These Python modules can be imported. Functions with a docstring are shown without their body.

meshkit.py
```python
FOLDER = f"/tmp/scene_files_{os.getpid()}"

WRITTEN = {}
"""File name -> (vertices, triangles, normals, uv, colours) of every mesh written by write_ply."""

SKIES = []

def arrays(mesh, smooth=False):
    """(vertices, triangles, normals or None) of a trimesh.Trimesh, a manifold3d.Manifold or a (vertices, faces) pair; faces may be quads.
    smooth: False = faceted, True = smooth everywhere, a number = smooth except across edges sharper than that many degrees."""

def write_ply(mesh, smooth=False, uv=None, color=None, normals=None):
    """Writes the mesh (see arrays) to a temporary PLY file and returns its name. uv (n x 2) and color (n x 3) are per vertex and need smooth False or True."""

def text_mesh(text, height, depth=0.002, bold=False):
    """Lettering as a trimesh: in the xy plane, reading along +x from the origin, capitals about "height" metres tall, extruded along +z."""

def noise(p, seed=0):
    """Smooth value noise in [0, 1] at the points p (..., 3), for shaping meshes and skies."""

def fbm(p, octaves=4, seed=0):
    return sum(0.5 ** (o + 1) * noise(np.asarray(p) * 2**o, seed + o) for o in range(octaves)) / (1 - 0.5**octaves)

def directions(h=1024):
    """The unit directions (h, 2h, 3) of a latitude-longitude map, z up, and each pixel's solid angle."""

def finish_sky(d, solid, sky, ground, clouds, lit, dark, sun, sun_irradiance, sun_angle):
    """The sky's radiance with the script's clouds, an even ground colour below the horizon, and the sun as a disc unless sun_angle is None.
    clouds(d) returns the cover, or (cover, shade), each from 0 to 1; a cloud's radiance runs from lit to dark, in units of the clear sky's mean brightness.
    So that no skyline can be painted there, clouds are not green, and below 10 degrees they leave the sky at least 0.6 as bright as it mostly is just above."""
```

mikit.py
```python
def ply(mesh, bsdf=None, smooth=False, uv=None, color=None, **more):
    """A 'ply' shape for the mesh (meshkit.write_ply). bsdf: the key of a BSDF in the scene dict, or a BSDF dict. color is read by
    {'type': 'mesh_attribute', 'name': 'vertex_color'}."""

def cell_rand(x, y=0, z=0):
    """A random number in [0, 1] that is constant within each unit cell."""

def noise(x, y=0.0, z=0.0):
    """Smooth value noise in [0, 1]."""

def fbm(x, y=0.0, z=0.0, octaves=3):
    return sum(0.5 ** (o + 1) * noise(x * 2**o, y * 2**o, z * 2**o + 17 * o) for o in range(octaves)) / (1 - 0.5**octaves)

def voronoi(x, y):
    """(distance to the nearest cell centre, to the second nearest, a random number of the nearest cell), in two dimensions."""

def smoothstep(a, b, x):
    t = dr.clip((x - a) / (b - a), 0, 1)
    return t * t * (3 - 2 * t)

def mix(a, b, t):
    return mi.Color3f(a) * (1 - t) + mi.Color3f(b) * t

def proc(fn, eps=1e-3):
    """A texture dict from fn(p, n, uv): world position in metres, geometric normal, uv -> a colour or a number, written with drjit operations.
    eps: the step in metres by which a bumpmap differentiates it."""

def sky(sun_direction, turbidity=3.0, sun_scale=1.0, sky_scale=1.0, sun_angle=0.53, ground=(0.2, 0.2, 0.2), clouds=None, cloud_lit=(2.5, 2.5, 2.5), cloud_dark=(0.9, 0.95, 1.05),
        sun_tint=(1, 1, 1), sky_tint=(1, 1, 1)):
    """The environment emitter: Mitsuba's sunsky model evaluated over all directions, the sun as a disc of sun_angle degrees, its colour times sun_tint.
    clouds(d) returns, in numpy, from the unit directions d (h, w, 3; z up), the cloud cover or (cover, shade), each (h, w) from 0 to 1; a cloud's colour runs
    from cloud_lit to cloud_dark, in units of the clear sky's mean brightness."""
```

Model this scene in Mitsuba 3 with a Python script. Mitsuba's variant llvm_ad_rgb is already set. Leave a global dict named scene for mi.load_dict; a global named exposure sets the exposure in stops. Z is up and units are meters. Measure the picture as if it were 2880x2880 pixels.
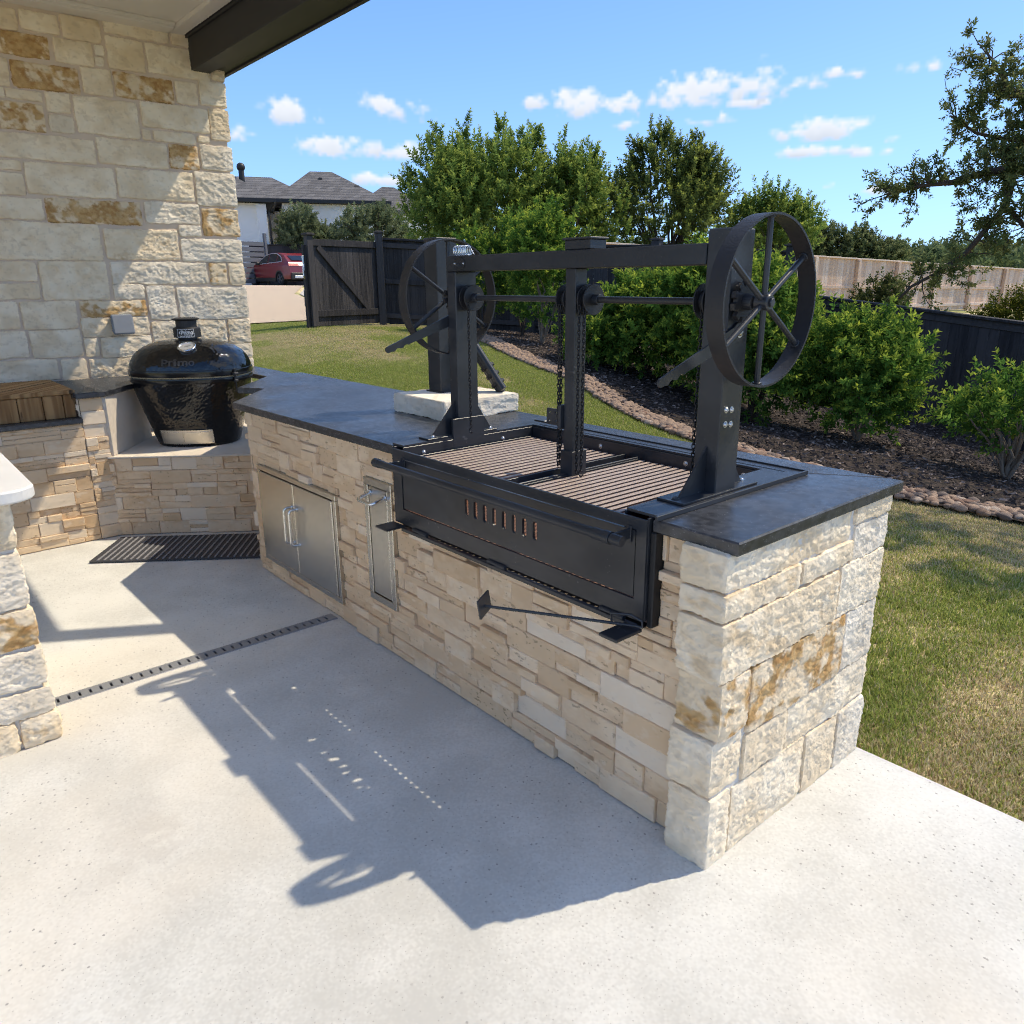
import math, random
import numpy as np
import trimesh
import drjit as dr
import mitsuba as mi
import mikit, meshkit
from mikit import noise, fbm, voronoi, cell_rand, smoothstep, mix
from shapely.geometry import Polygon, Point, LineString, box as sbox
from shapely.ops import unary_union
from scipy.interpolate import RBFInterpolator

T = mi.ScalarTransform4f
scene, labels = {}, {}
R = np.random.default_rng(7)
random.seed(7)

# ---------------------------------------------------------------- camera, sky, exposure
CAM = np.array([0.9508, -1.5111, 1.4985])
FWD = np.array([-0.72717, 0.62278, -0.28874])
ROLL = -0.0067
_rt = np.cross(FWD, [0, 0, 1.0]); _rt /= np.linalg.norm(_rt)
_up = np.cross(_rt, FWD)
UP = math.cos(ROLL) * _up - math.sin(ROLL) * _rt
scene['camera'] = {'type': 'perspective', 'fov': 68.14, 'near_clip': 0.05, 'far_clip': 3000.0,
                   'to_world': T().look_at(origin=CAM.tolist(), target=(CAM + FWD).tolist(), up=UP.tolist())}
SUN = np.array([0.29, 0.66, 1.0])
exposure = 1.95

PUFFS = [(-64.13, 10.62, 1.62, 0.73), (-62.55, 10.43, 0.75, 0.37), (-57.17, 11.11, 2.05, 0.75), (-61.44, 8.68, 2.62, 0.58), (-56.48, 8.48, 1.3, 0.46), (-58.48, 6.81, 1.8, 0.33),
         (-67.09, 9.26, 1.12, 0.4), (-44.6, 11.25, 1.79, 0.75), (-41.92, 11.18, 1.42, 0.56), (-47.58, 11.52, 0.65, 0.43), (-37.4, 11.56, 2.41, 0.97), (-33.05, 11.82, 1.59, 0.89),
         (-30.3, 11.8, 0.9, 0.41), (-28.56, 12.24, 0.56, 0.26), (-27.24, 12.18, 0.49, 0.23), (-23.24, 12.22, 1.26, 0.44), (-28.6, 9.14, 2.8, 0.61), (-29.11, 7.99, 2.26, 0.28),
         (-25.49, 7.76, 1.1, 0.24), (-25.06, 5.51, 0.86, 0.22), (-28.16, 5.94, 0.45, 0.22), (-36.28, 10.19, 1.72, 0.31), (-24.83, 8.46, 0.48, 0.24), (-41.53, 10.14, 0.71, 0.25), (-33.48, 11.04, 1.33, 0.3)]
_r = np.random.default_rng(5)
for az in np.arange(-10, 280, 4.0):   # the same kind of small cumulus all round the horizon
    PUFFS.append((az + _r.uniform(-2, 2), _r.uniform(6, 14), _r.uniform(.6, 2.6), _r.uniform(.25, .9)))
# unseen clouds added nearer overhead for white fill light, with larger puffs
FILL_PUFFS = []
for k in range(60):
    el = math.degrees(math.asin(_r.uniform(.34, .98))); az = _r.uniform(-180, 180)
    u = np.array([math.cos(math.radians(el)) * math.sin(math.radians(az)), math.cos(math.radians(el)) * math.cos(math.radians(az)), math.sin(math.radians(el))])
    if u @ SUN / np.linalg.norm(SUN) < math.cos(math.radians(16)): FILL_PUFFS.append((u, math.radians(3.0 + 7.5 * u[2] * _r.uniform(.5, 1.2))))


def clouds(d):
    az = np.degrees(np.arctan2(d[..., 0], d[..., 1])); el = np.degrees(np.arcsin(np.clip(d[..., 2], -1, 1)))
    cover = np.zeros(az.shape); shade = np.zeros(az.shape)
    band = (el > 3) & (el < 18)
    rows = np.where(band.any(1))[0]; s = slice(rows[0], rows[-1] + 1)
    A, E, D = az[s], el[s], d[s]
    n1 = meshkit.fbm(D * 38, 5, 3) - .5
    n2 = meshkit.fbm(D * 110, 4, 9) - .5
    c = np.zeros(A.shape); sh = np.zeros(A.shape)
    for a0, e0, w, h in PUFFS:
        da = (A - a0 + 180) % 360 - 180
        u = da / (w * 1.35); v = (E - e0) / (h * 1.45)
        v = np.where(v < 0, v * 1.5, v)
        f = .92 - (u * u + v * v) + 3.3 * n1 + 2.6 * n2
        cc = np.clip(f / .85, 0, 1)
        m = (np.abs(u) < 1.9) & (np.abs(v) < 2.2)
        cc = np.where(m, cc, 0)
        up = cc > c
        sh = np.where(up, np.clip(.42 - .55 * v + .8 * n1, 0, 1), sh)
        c = np.maximum(c, cc)
    cover[s] = c ** 1.2 * .93; shade[s] = sh
    hi = el > 17
    rows = np.where(hi.any(1))[0]; s = slice(rows[0], rows[-1] + 1); D = d[s]
    n1 = meshkit.fbm(D * 9, 5, 3) - .5
    c = np.zeros(D.shape[:2])
    for u, rad in FILL_PUFFS:
        ang = np.arccos(np.clip(D @ u, -1, 1)) / rad
        c = np.maximum(c, np.where(ang < 1.6, np.clip((.95 - ang ** 2 + 3.2 * n1) / .8, 0, 1), 0))
    cover[s] = np.where(el[s] > 18, np.maximum(cover[s], c * .9), cover[s]); shade[s] = np.where((el[s] > 18) & (c > 0), .35, shade[s])
    return cover, shade


scene['sky'] = mikit.sky(SUN.tolist(), turbidity=3.0, sun_scale=.82, sky_scale=1.5, sun_tint=(.945, .99, 1.0), sun_angle=0.6, ground=(.30, .29, .25), clouds=clouds,
                         cloud_lit=(2.0, 2.02, 2.06), cloud_dark=(1.35, 1.45, 1.6), sky_tint=(.67, .815, 1.03))

# ---------------------------------------------------------------- helpers: keys and labels
counts = {}


def uniq(key):
    n = counts.get(key, -1) + 1
    counts[key] = n
    return key if n == 0 else f'{key}_{n:03d}'


def thing(name, label=None, cat=None, group=None, kind=None):
    key = uniq(name)
    e = {}
    if label: e['label'] = label
    if cat: e['category'] = cat
    if group: e['group'] = group
    if kind: e['kind'] = kind
    labels[key] = e
    return key


def put(key, mesh, bsdf, smooth=False, uv=None, color=None, xf=None):
    s = mikit.ply(mesh, bsdf, smooth, uv=uv, color=color)
    if xf is not None:
        s['to_world'] = xf
    scene[key] = s
    return key


def part(parent, name, mesh, bsdf, smooth=False, uv=None, color=None, label=None, kind=None, shape=None, xf=None):
    key = uniq(parent + '__' + name)
    if shape is not None:
        scene[key] = {**shape, 'to_world': xf} if xf is not None else dict(shape)
    else:
        put(key, mesh, bsdf, smooth, uv, color, xf)
    if label or kind:
        labels[key] = {k: v for k, v in (('label', label), ('kind', kind)) if v}
    return key


# ---------------------------------------------------------------- helpers: meshes, all (vertices, triangles)
def join(ms):
    vs, fs, n = [], [], 0
    for v, f in ms:
        vs.append(np.asarray(v, float)); fs.append(np.asarray(f, int) + n); n += len(v)
    return np.vstack(vs), np.vstack(fs)


def mv(m, loc=(0, 0, 0), rz=0.0, rx=0.0, ry=0.0, s=1.0):
    v = np.asarray(m[0], float) * s
    for ang, ax in ((rx, 0), (ry, 1), (rz, 2)):
        if ang:
            c, q = math.cos(ang), math.sin(ang); a, b = (ax + 1) % 3, (ax + 2) % 3
            v = v.copy(); va, vb = v[:, a].copy(), v[:, b].copy()
            v[:, a] = c * va - q * vb; v[:, b] = q * va + c * vb
    return v + np.asarray(loc, float), m[1]


def frame(m, origin, X, Y, Z):
    v = np.asarray(m[0], float)
    return np.asarray(origin, float) + v[:, :1] * np.asarray(X, float) + v[:, 1:2] * np.asarray(Y, float) + v[:, 2:] * np.asarray(Z, float), m[1]


def _cube_topo():
    pts, idx = [], {}
    for sx in (-1, 1):
        for sy in (-1, 1):
            for sz in (-1, 1):
                for k in range(3):
                    p = [1.0, 1.0, 1.0]
                    p = [.9, .9, .9]; p[k] = 1.0
                    pts.append([p[0] * sx, p[1] * sy, p[2] * sz])
    pts = np.array(pts)
    h = trimesh.convex.convex_hull(pts)
    # map the hull's vertices back to pts
    order = [int(np.argmin(((pts - v) ** 2).sum(1))) for v in h.vertices]
    return np.sign(pts), np.array([int(np.argmax(np.abs(p))) for p in pts]), np.array(order)[h.faces]


_CS, _CK, _CF = _cube_topo()


def cbox(x0, x1, y0, y1, z0, z1, ch=.003):
    c = np.array([(x0 + x1) / 2, (y0 + y1) / 2, (z0 + z1) / 2]); h = np.array([x1 - x0, y1 - y0, z1 - z0]) / 2
    h = np.abs(h); ch = min(ch, h.min() * .8)
    v = np.tile(h - ch, (24, 1))
    v[np.arange(24), _CK] = h[_CK]
    return c + v * _CS, _CF


def bar(p0, p1, w, h, ch=.002, up=(0, 0, 1)):
    """A box of section w x h from p0 to p1; h is along up."""
    p0, p1 = np.asarray(p0, float), np.asarray(p1, float)
    d = p1 - p0; L = np.linalg.norm(d); d /= L
    s = np.cross(d, up); s /= np.linalg.norm(s); u = np.cross(s, d)
    return frame(cbox(0, L, -w / 2, w / 2, -h / 2, h / 2, ch), p0, d, s, u)


def tube(pts, r, sides=10, caps=True):
    p = np.asarray(pts, float); n = len(p)
    r = np.broadcast_to(np.asarray(r, float), (n,))
    t = np.gradient(p, axis=0); t /= np.linalg.norm(t, axis=1, keepdims=True) + 1e-12
    a = np.cross(t[0], [0, 0, 1.0] if abs(t[0][2]) < .9 else [1.0, 0, 0]); a /= np.linalg.norm(a)
    vs = []
    ang = np.arange(sides) * 2 * np.pi / sides
    for i in range(n):
        a = a - t[i] * (a @ t[i]); a /= np.linalg.norm(a); b = np.cross(t[i], a)
        vs.append(p[i] + r[i] * (np.cos(ang)[:, None] * a + np.sin(ang)[:, None] * b))
    v = np.vstack(vs); f = []
    for i in range(n - 1):
        for j in range(sides):
            k = (j + 1) % sides
            A, B, C_, D = i * sides + j, i * sides + k, (i + 1) * sides + k, (i + 1) * sides + j
            f += [[A, B, C_], [A, C_, D]]
    if caps:
        v = np.vstack([v, p[:1], p[-1:]]); m = len(v)
        for j in range(sides):
            k = (j + 1) % sides
            f += [[m - 2, k, j], [m - 1, (n - 1) * sides + j, (n - 1) * sides + k]]
    return v, np.array(f)


def cyl(p0, p1, r, sides=20, ch=.001):
    p0, p1 = np.asarray(p0, float), np.asarray(p1, float); d = (p1 - p0) / np.linalg.norm(p1 - p0)
    return tube([p0, p0 + d * ch, p1 - d * ch, p1], [r - ch, r, r, r - ch], sides)


def lathe(prof, sides=32, axis=2):
    """prof: (radius, height) pairs, revolved about z."""
    prof = np.asarray(prof, float); n = len(prof); ang = np.arange(sides) * 2 * np.pi / sides
    v = np.stack([np.outer(prof[:, 0], np.cos(ang)), np.outer(prof[:, 0], np.sin(ang)), np.repeat(prof[:, 1:], sides, 1)], -1).reshape(-1, 3)
    f = []
    for i in range(n - 1):
        for j in range(sides):
            k = (j + 1) % sides
            f += [[i * sides + j, i * sides + k, (i + 1) * sides + k], [i * sides + j, (i + 1) * sides + k, (i + 1) * sides + j]]
    return v, np.array(f)


def extrude(poly, z0, z1):
    ms = []
    for g in getattr(poly, 'geoms', [poly]):
        m = trimesh.creation.extrude_polygon(g, z1 - z0, engine='earcut')
        ms.append((np.array(m.vertices) + [0, 0, z0], np.array(m.faces)))
    return join(ms)


def offset_loop(p, d):
    p = np.asarray(p, float); n = len(p); out = []
    for i in range(n):
        a = p[i] - p[i - 1]; b = p[(i + 1) % n] - p[i]
        a /= np.linalg.norm(a); b /= np.linalg.norm(b)
        na, nb = np.array([-a[1], a[0]]), np.array([-b[1], b[0]])
        m = (na + nb); m /= max(np.linalg.norm(m), 1e-6)
        out.append(p[i] + m * d / max(m @ na, .3))
    return np.array(out)


def slab(loop, z0, z1, ch=.004):
    """A slab with chamfered top and bottom edges; loop counter-clockwise."""
    p = np.asarray(loop, float)
    if Polygon(p).exterior.is_ccw is False: p = p[::-1]
    q = offset_loop(p, ch); n = len(p)
    rings = [(q, z0), (p, z0 + ch), (p, z1 - ch), (q, z1)]
    v = np.vstack([np.c_[r, np.full(n, z)] for r, z in rings]); f = []
    for i in range(3):
        for j in range(n):
            k = (j + 1) % n
            f += [[i * n + j, i * n + k, (i + 1) * n + k], [i * n + j, (i + 1) * n + k, (i + 1) * n + j]]
    tv, tf = trimesh.creation.triangulate_polygon(Polygon(q), engine='earcut')
    idx = [int(np.argmin(((q - t) ** 2).sum(1))) for t in tv]
    tf = np.array(idx)[tf]
    # orientation
    for t in tf:
        a, b, c = q[t]
        if np.cross(b - a, c - a) < 0: t[1], t[2] = t[2], t[1]
    f += (tf + 3 * n).tolist() + tf[:, ::-1].tolist()
    return v, np.array(f)


def arc(c, r, a0, a1, n, plane='xz'):
    a = np.radians(np.linspace(a0, a1, n))
    z = np.zeros(n)
    P = {'xz': (np.cos(a), z, np.sin(a)), 'yz': (z, np.cos(a), np.sin(a)), 'xy': (np.cos(a), np.sin(a), z)}[plane]
    return np.asarray(c, float) + r * np.stack(P, -1)


def rock(w, d, h, cell, amp, seed, rnd=.014, faces='front,left,right,top,bottom', stretch=1.0, sharp=1.0):
    """A split-face stone: width along x, height along z, front towards -y, centre of the front face's box at the origin; the back is left off."""
    hx, hy, hz = w / 2, d / 2, h / 2
    g, F, n0 = [], [], 0

    def grid(o, U, V, nu, nv):
        nonlocal n0
        u, v = np.meshgrid(np.linspace(-1, 1, nu + 1), np.linspace(-1, 1, nv + 1), indexing='ij')
        P = np.asarray(o, float) + u.reshape(-1, 1) * np.asarray(U, float) + v.reshape(-1, 1) * np.asarray(V, float)
        i, j = np.meshgrid(np.arange(nu), np.arange(nv), indexing='ij')
        a = (i * (nv + 1) + j).ravel() + n0
        F.append(np.stack([a, a + nv + 1, a + nv + 2], 1)); F.append(np.stack([a, a + nv + 2, a + 1], 1))
        g.append(P); n0 += len(P)
    nx, ny, nz = max(2, int(w / cell)), max(2, int(d / cell)), max(2, int(h / cell))
    if 'front' in faces: grid((0, -hy, 0), (hx, 0, 0), (0, 0, hz), nx, nz)
    if 'right' in faces: grid((hx, 0, 0), (0, hy, 0), (0, 0, hz), ny, nz)
    if 'left' in faces: grid((-hx, 0, 0), (0, -hy, 0), (0, 0, hz), ny, nz)
    if 'top' in faces: grid((0, 0, hz), (hx, 0, 0), (0, hy, 0), nx, ny)
    if 'bottom' in faces: grid((0, 0, -hz), (hx, 0, 0), (0, -hy, 0), nx, ny)
    if 'back' in faces: grid((0, hy, 0), (-hx, 0, 0), (0, 0, hz), nx, nz)
    p = np.vstack(g); hb = np.array([hx, hy, hz]); rnd = min(rnd, hb.min() * .9)
    rr = rnd * (.45 + 1.1 * meshkit.noise(p * 26 + seed * 3.1, 5))[:, None]
    q = np.clip(p, -(hb - rr), hb - rr); e = p - q
    L = np.linalg.norm(e, axis=1, keepdims=True); nrm = e / np.maximum(L, 1e-9)
    p = q + nrm * rr
    s = p + np.array([seed * 7.31, seed * 1.7, seed * 3.9])
    q3 = s * [1, 1, 1.15] + .012 * (meshkit.noise(s * 30, 77)[:, None] - .5)
    big = meshkit.fbm(s * 8 * stretch, 2, 11) - .5
    mid = 1 - np.abs(2 * meshkit.noise(q3 * 27 * stretch, 21) - 1)
    fine = 1 - np.abs(2 * meshkit.noise(q3 * 61 * stretch, 31) - 1)
    grain = meshkit.fbm(s * 130, 2, 41) - .5
    disp = amp * (1.1 * big + .42 * (mid - .5) * sharp + .30 * (fine - .5) * sharp + .34 * grain * sharp)
    edge = np.clip(np.minimum.reduce([(hb[0] - np.abs(p[:, 0])) / .02 + (np.abs(nrm[:, 0]) > .6) * 9, (hb[2] - np.abs(p[:, 2])) / .02 + (np.abs(nrm[:, 2]) > .6) * 9]), .25, 1)
    return p + nrm * (disp * edge)[:, None], np.vstack(F)


def ledger(w, h, t, ch=.0022, jit=.0015, rng=R):
    """A flat-faced stone: front towards -y at y = -t, back at y = 0, from x=0..w and z=0..h, lightly chamfered, 18 triangles."""
    j = lambda: rng.uniform(-jit, jit)
    tilt = rng.uniform(-.002, .002)
    o = [[0, 0, 0], [w, 0, 0], [w, 0, h], [0, 0, h]]
    a = [[0, -t + ch, 0], [w, -t + ch, 0], [w, -t + ch, h], [0, -t + ch, h]]
    b = [[ch + abs(j()), -t + tilt, ch + abs(j())], [w - ch - abs(j()), -t - tilt, ch + abs(j())], [w - ch - abs(j()), -t - tilt, h - ch - abs(j())], [ch + abs(j()), -t + tilt, h - ch - abs(j())]]
    v = np.array(o + a + b); f = [[8, 9, 10], [8, 10, 11]]
    for r0, r1 in ((0, 4), (4, 8)):
        for i in range(4):
            k = (i + 1) % 4
            f += [[r0 + i, r0 + k, r1 + k], [r0 + i, r1 + k, r1 + i]]
    return v, np.array(f)


def const_uv(m, u, v):
    return np.tile([[float(u), float(v)]], (len(m[0]), 1))


# ---------------------------------------------------------------- materials
def two(b): return {'type': 'twosided', 'bsdf': b}
def rgb(*c): return {'type': 'rgb', 'value': list(c)}
def plain(col, rough=.6, spec=.3, **k): return two({'type': 'principled', 'base_color': col if isinstance(col, dict) else rgb(*col), 'roughness': rough, 'specular': spec, **k})
def bumped(b, fn, scale=1.0, eps=1e-3): return two({'type': 'bumpmap', 'arbitrary': mikit.proc(fn, eps), 'scale': scale, 'bsdf': b['bsdf'] if b['type'] == 'twosided' else b})


def f_concrete(p, n, uv):
    a = fbm(p.x * 1.1, p.y * 1.1, p.z, 4); b = fbm(p.x * 7 + 3, p.y * 7, p.z, 4); c = noise(p.x * 160, p.y * 160, p.z * 160)
    t = .55 * a + .3 * b + .15 * c
    col = mix((.485, .48, .445), (.645, .642, .605), smoothstep(.28, .72, t))
    col = mix(col, (.66, .60, .50), .35 * smoothstep(.58, .75, fbm(p.x * .9 + 31, p.y * .9 + 7, 0, 4)))
    v1, v2, vr = voronoi(p.x * 26, p.y * 26)
    pit = smoothstep(.11, .05, v1) * smoothstep(.62, .7, vr) * smoothstep(.42, .6, fbm(p.x * 2.1 + 9, p.y * 2.1, 0, 2))
    w1, w2, wr = voronoi(p.x * 70 + 5, p.y * 70)
    pit2 = smoothstep(.16, .06, w1) * smoothstep(.7, .8, wr)
    col = mix(col, (.27, .255, .235), dr.minimum(1, .8 * pit + .45 * pit2))
    stain = smoothstep(.60, .72, fbm(p.x * 1.7 + 50, p.y * 2.6 + 20, 0, 5)) * smoothstep(.45, .6, fbm(p.x * .5 + 11, p.y * .5, 0, 2))
    return mix(col, (.36, .33, .295), .42 * stain * smoothstep(.3, .6, fbm(p.x * 17, p.y * 17, 0, 3)))


def f_travertine(p, n, uv):
    h = p.x * .78 + p.y * .62
    r = uv.x
    a = fbm(h * 11 + r * 91, p.z * 17 + r * 37, r * 13, 4)
    b = fbm(h * 48 + r * 17, p.z * 62, r * 5, 3)
    c1 = mix((.63, .445, .265), (.76, .585, .39), smoothstep(.15, .85, cell_rand(r * 997, 3)))
    c2 = mix((.56, .375, .205), (.67, .485, .295), cell_rand(r * 997, 5))
    col = mix(c1, c2, smoothstep(.36, .66, .7 * a + .3 * b))
    col = mix(col, (.78, .66, .51), .45 * smoothstep(.52, .72, b) * smoothstep(.3, .7, cell_rand(r * 997, 9)))
    pit = smoothstep(.68, .74, fbm(h * 75 + r * 19, p.z * 105 + r * 7, p.y * 11, 3)) * smoothstep(.40, .58, fbm(h * 9 + 7, p.z * 14 + r * 9, 0, 2))
    col = mix(col, (.27, .17, .09), .65 * pit)
    return mix(col, mix((.73, .615, .46), (.80, .70, .56), a), uv.y * .75)


def h_travertine(p, n, uv):
    h = p.x * .78 + p.y * .62; r = uv.x
    pit = smoothstep(.68, .74, fbm(h * 75 + r * 19, p.z * 105 + r * 7, p.y * 11, 3)) * smoothstep(.42, .6, fbm(h * 9 + 7, p.z * 14 + r * 9, 0, 2))
    return .0022 * fbm(h * 45, p.z * 60, r * 40, 3) - .002 * pit


def f_limestone(p, n, uv):
    """uv.x: one number per stone; uv.y: 0 cream, .33 pale grey, .66 buff, 1 ochre-patched."""
    h = p.x * .83 + p.y * 1.0; r = uv.x; k = uv.y
    a = fbm(h * 9 + r * 51, p.z * 9 + r * 23, r * 7, 4); b = fbm(h * 60, p.z * 60, r * 31, 3); s = fbm(h * 26 + p.z * 15 + r * 9, p.z * 34 - h * 6, r * 3, 4)
    cream = mix((.70, .575, .40), (.82, .72, .555), smoothstep(.3, .7, a))
    grey = mix((.66, .58, .455), (.79, .715, .59), smoothstep(.3, .7, a))
    col = mix(cream, grey, smoothstep(.2, .33, k) * (1 - smoothstep(.35, .5, k)))
    buff = smoothstep(.5, .66, k)
    col = mix(col, (.60, .44, .25), buff * (.08 + .62 * smoothstep(.50, .66, .6 * a + .4 * s)))
    o = smoothstep(.8, 1.0, k)
    col = mix(col, mix((.36, .195, .07), (.55, .37, .17), smoothstep(.25, .7, .5 * b + .5 * s)), smoothstep(.0, .1, o) * smoothstep(.62 - .22 * o, .74 - .20 * o, .45 * a + .55 * fbm(h * 22 + p.z * 9 + r * 5, p.z * 24 - h * 5, r * 9, 4)))
    col = mix(col, (.50, .39, .26), .28 * smoothstep(.58, .70, s) * (1 - .6 * o))
    return mix(col, (.40, .33, .24), .22 * smoothstep(.62, .74, b))


def h_limestone(p, n, uv):
    return .005 * fbm(p.x * 120, p.y * 120, p.z * 120, 3)


def f_granite(p, n, uv):
    a = noise(p.x * 230, p.y * 230, p.z * 230); b = fbm(p.x * 60, p.y * 60, p.z * 60, 3); c = fbm(p.x * 5, p.y * 5, p.z * 5, 3)
    col = mix((.013, .0145, .018), (.038, .041, .049), smoothstep(.3, .7, b * .6 + c * .4))
    col = mix(col, (.10, .103, .11), smoothstep(.74, .86, a) * smoothstep(.4, .55, b))
    return mix(col, (.22, .225, .235), smoothstep(.90, .94, noise(p.x * 330 + 9, p.y * 330, p.z * 330)))


def r_granite(p, n, uv):
    return .20 + .22 * fbm(p.x * 8, p.y * 8, 0, 3) + .12 * noise(p.x * 200, p.y * 200, p.z * 200)


def f_soil(p, n, uv):
    a = fbm(p.x * .8, p.y * .8, 0, 4); b = fbm(p.x * 25, p.y * 25, 0, 3)
    return mix(mix((.24, .25, .09), (.52, .43, .25), smoothstep(.42, .62, a)), (.26, .21, .12), smoothstep(.5, .8, b))


def f_mulch(p, n, uv):
    b = fbm(p.x * 40, p.y * 40, 0, 3)
    return mix((.011, .009, .008), (.05, .036, .028), smoothstep(.4, .75, b))


def f_wood(p, n, uv):
    """uv.x: one number per board, uv.y: 0 black-stained, .5 silvery new pine, 1 warm weathered beam; the grain runs along z (or the board's own length)."""
    h = p.x * .8 + p.y * .9; r = uv.x; k = uv.y
    g = fbm(h * 46 + r * 77, p.z * 2.3 + r * 13, r * 5, 4); g2 = fbm(h * 170 + r * 7, p.z * 5, r, 3)
    black = mix((.022, .021, .023), (.064, .059, .059), smoothstep(.25, .75, .6 * g + .4 * cell_rand(r * 499, 3)))
    black = mix(black, (.075, .066, .062), .5 * smoothstep(.62, .74, g2))
    pine = mix((.58, .42, .31), (.74, .60, .49), smoothstep(.3, .7, .5 * g + .5 * cell_rand(r * 499, 7)))
    warm = mix((.20, .10, .036), (.37, .215, .092), smoothstep(.3, .7, g))
    warm = mix(warm, (.05, .033, .02), smoothstep(.60, .67, fbm(h * 21 + 5, p.z * 3.1, 0, 4)))
    col = mix(black, pine, smoothstep(.3, .5, k))
    return mix(col, warm, smoothstep(.8, 1.0, k))


def h_wood(p, n, uv):
    h = p.x * .8 + p.y * .9
    return .003 * fbm(h * 60 + uv.x * 77, p.z * 3, uv.x * 5, 3)


def f_shingle(p, n, uv):
    row = dr.floor(p.z * 5.2); h = p.x * .9 + p.y * .5
    c = cell_rand(h * 3.2 + row * 1.7, row, 3); e = p.z * 5.2 - row
    a = fbm(p.x * 9, p.y * 9, p.z * 9, 3)
    col = mix((.085, .083, .085), (.17, .165, .165), .65 * c + .35 * a)
    return mix(col, (.03, .03, .032), smoothstep(.18, .04, e))


def h_steel(p, n, uv):
    return .0012 * fbm(p.x * 240, p.y * 240, p.z * 240, 2)


def f_steelcol(p, n, uv):
    a = fbm(p.x * 6, p.y * 6, p.z * 9, 4); b = fbm(p.x * 120, p.y * 120, p.z * 120, 2)
    col = mix((.016, .0185, .023), (.028, .031, .037), smoothstep(.3, .7, a))
    return mix(col, (.10, .10, .105), .6 * smoothstep(.70, .78, .55 * fbm(p.x * 31 + 5, p.y * 31, p.z * 13, 4) + .45 * b))


def f_stucco(p, n, uv):
    return mix((.80, .785, .75), (.86, .845, .81), fbm(p.x * 3, p.y * 3, p.z * 3, 4))


def f_plaster(p, n, uv):
    a = fbm(p.x * 4, p.y * 4, p.z * 4, 5); b = fbm(p.x * 60, p.y * 60, p.z * 60, 3)
    return mix((.50, .435, .355), (.64, .575, .49), .7 * a + .3 * b)


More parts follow.
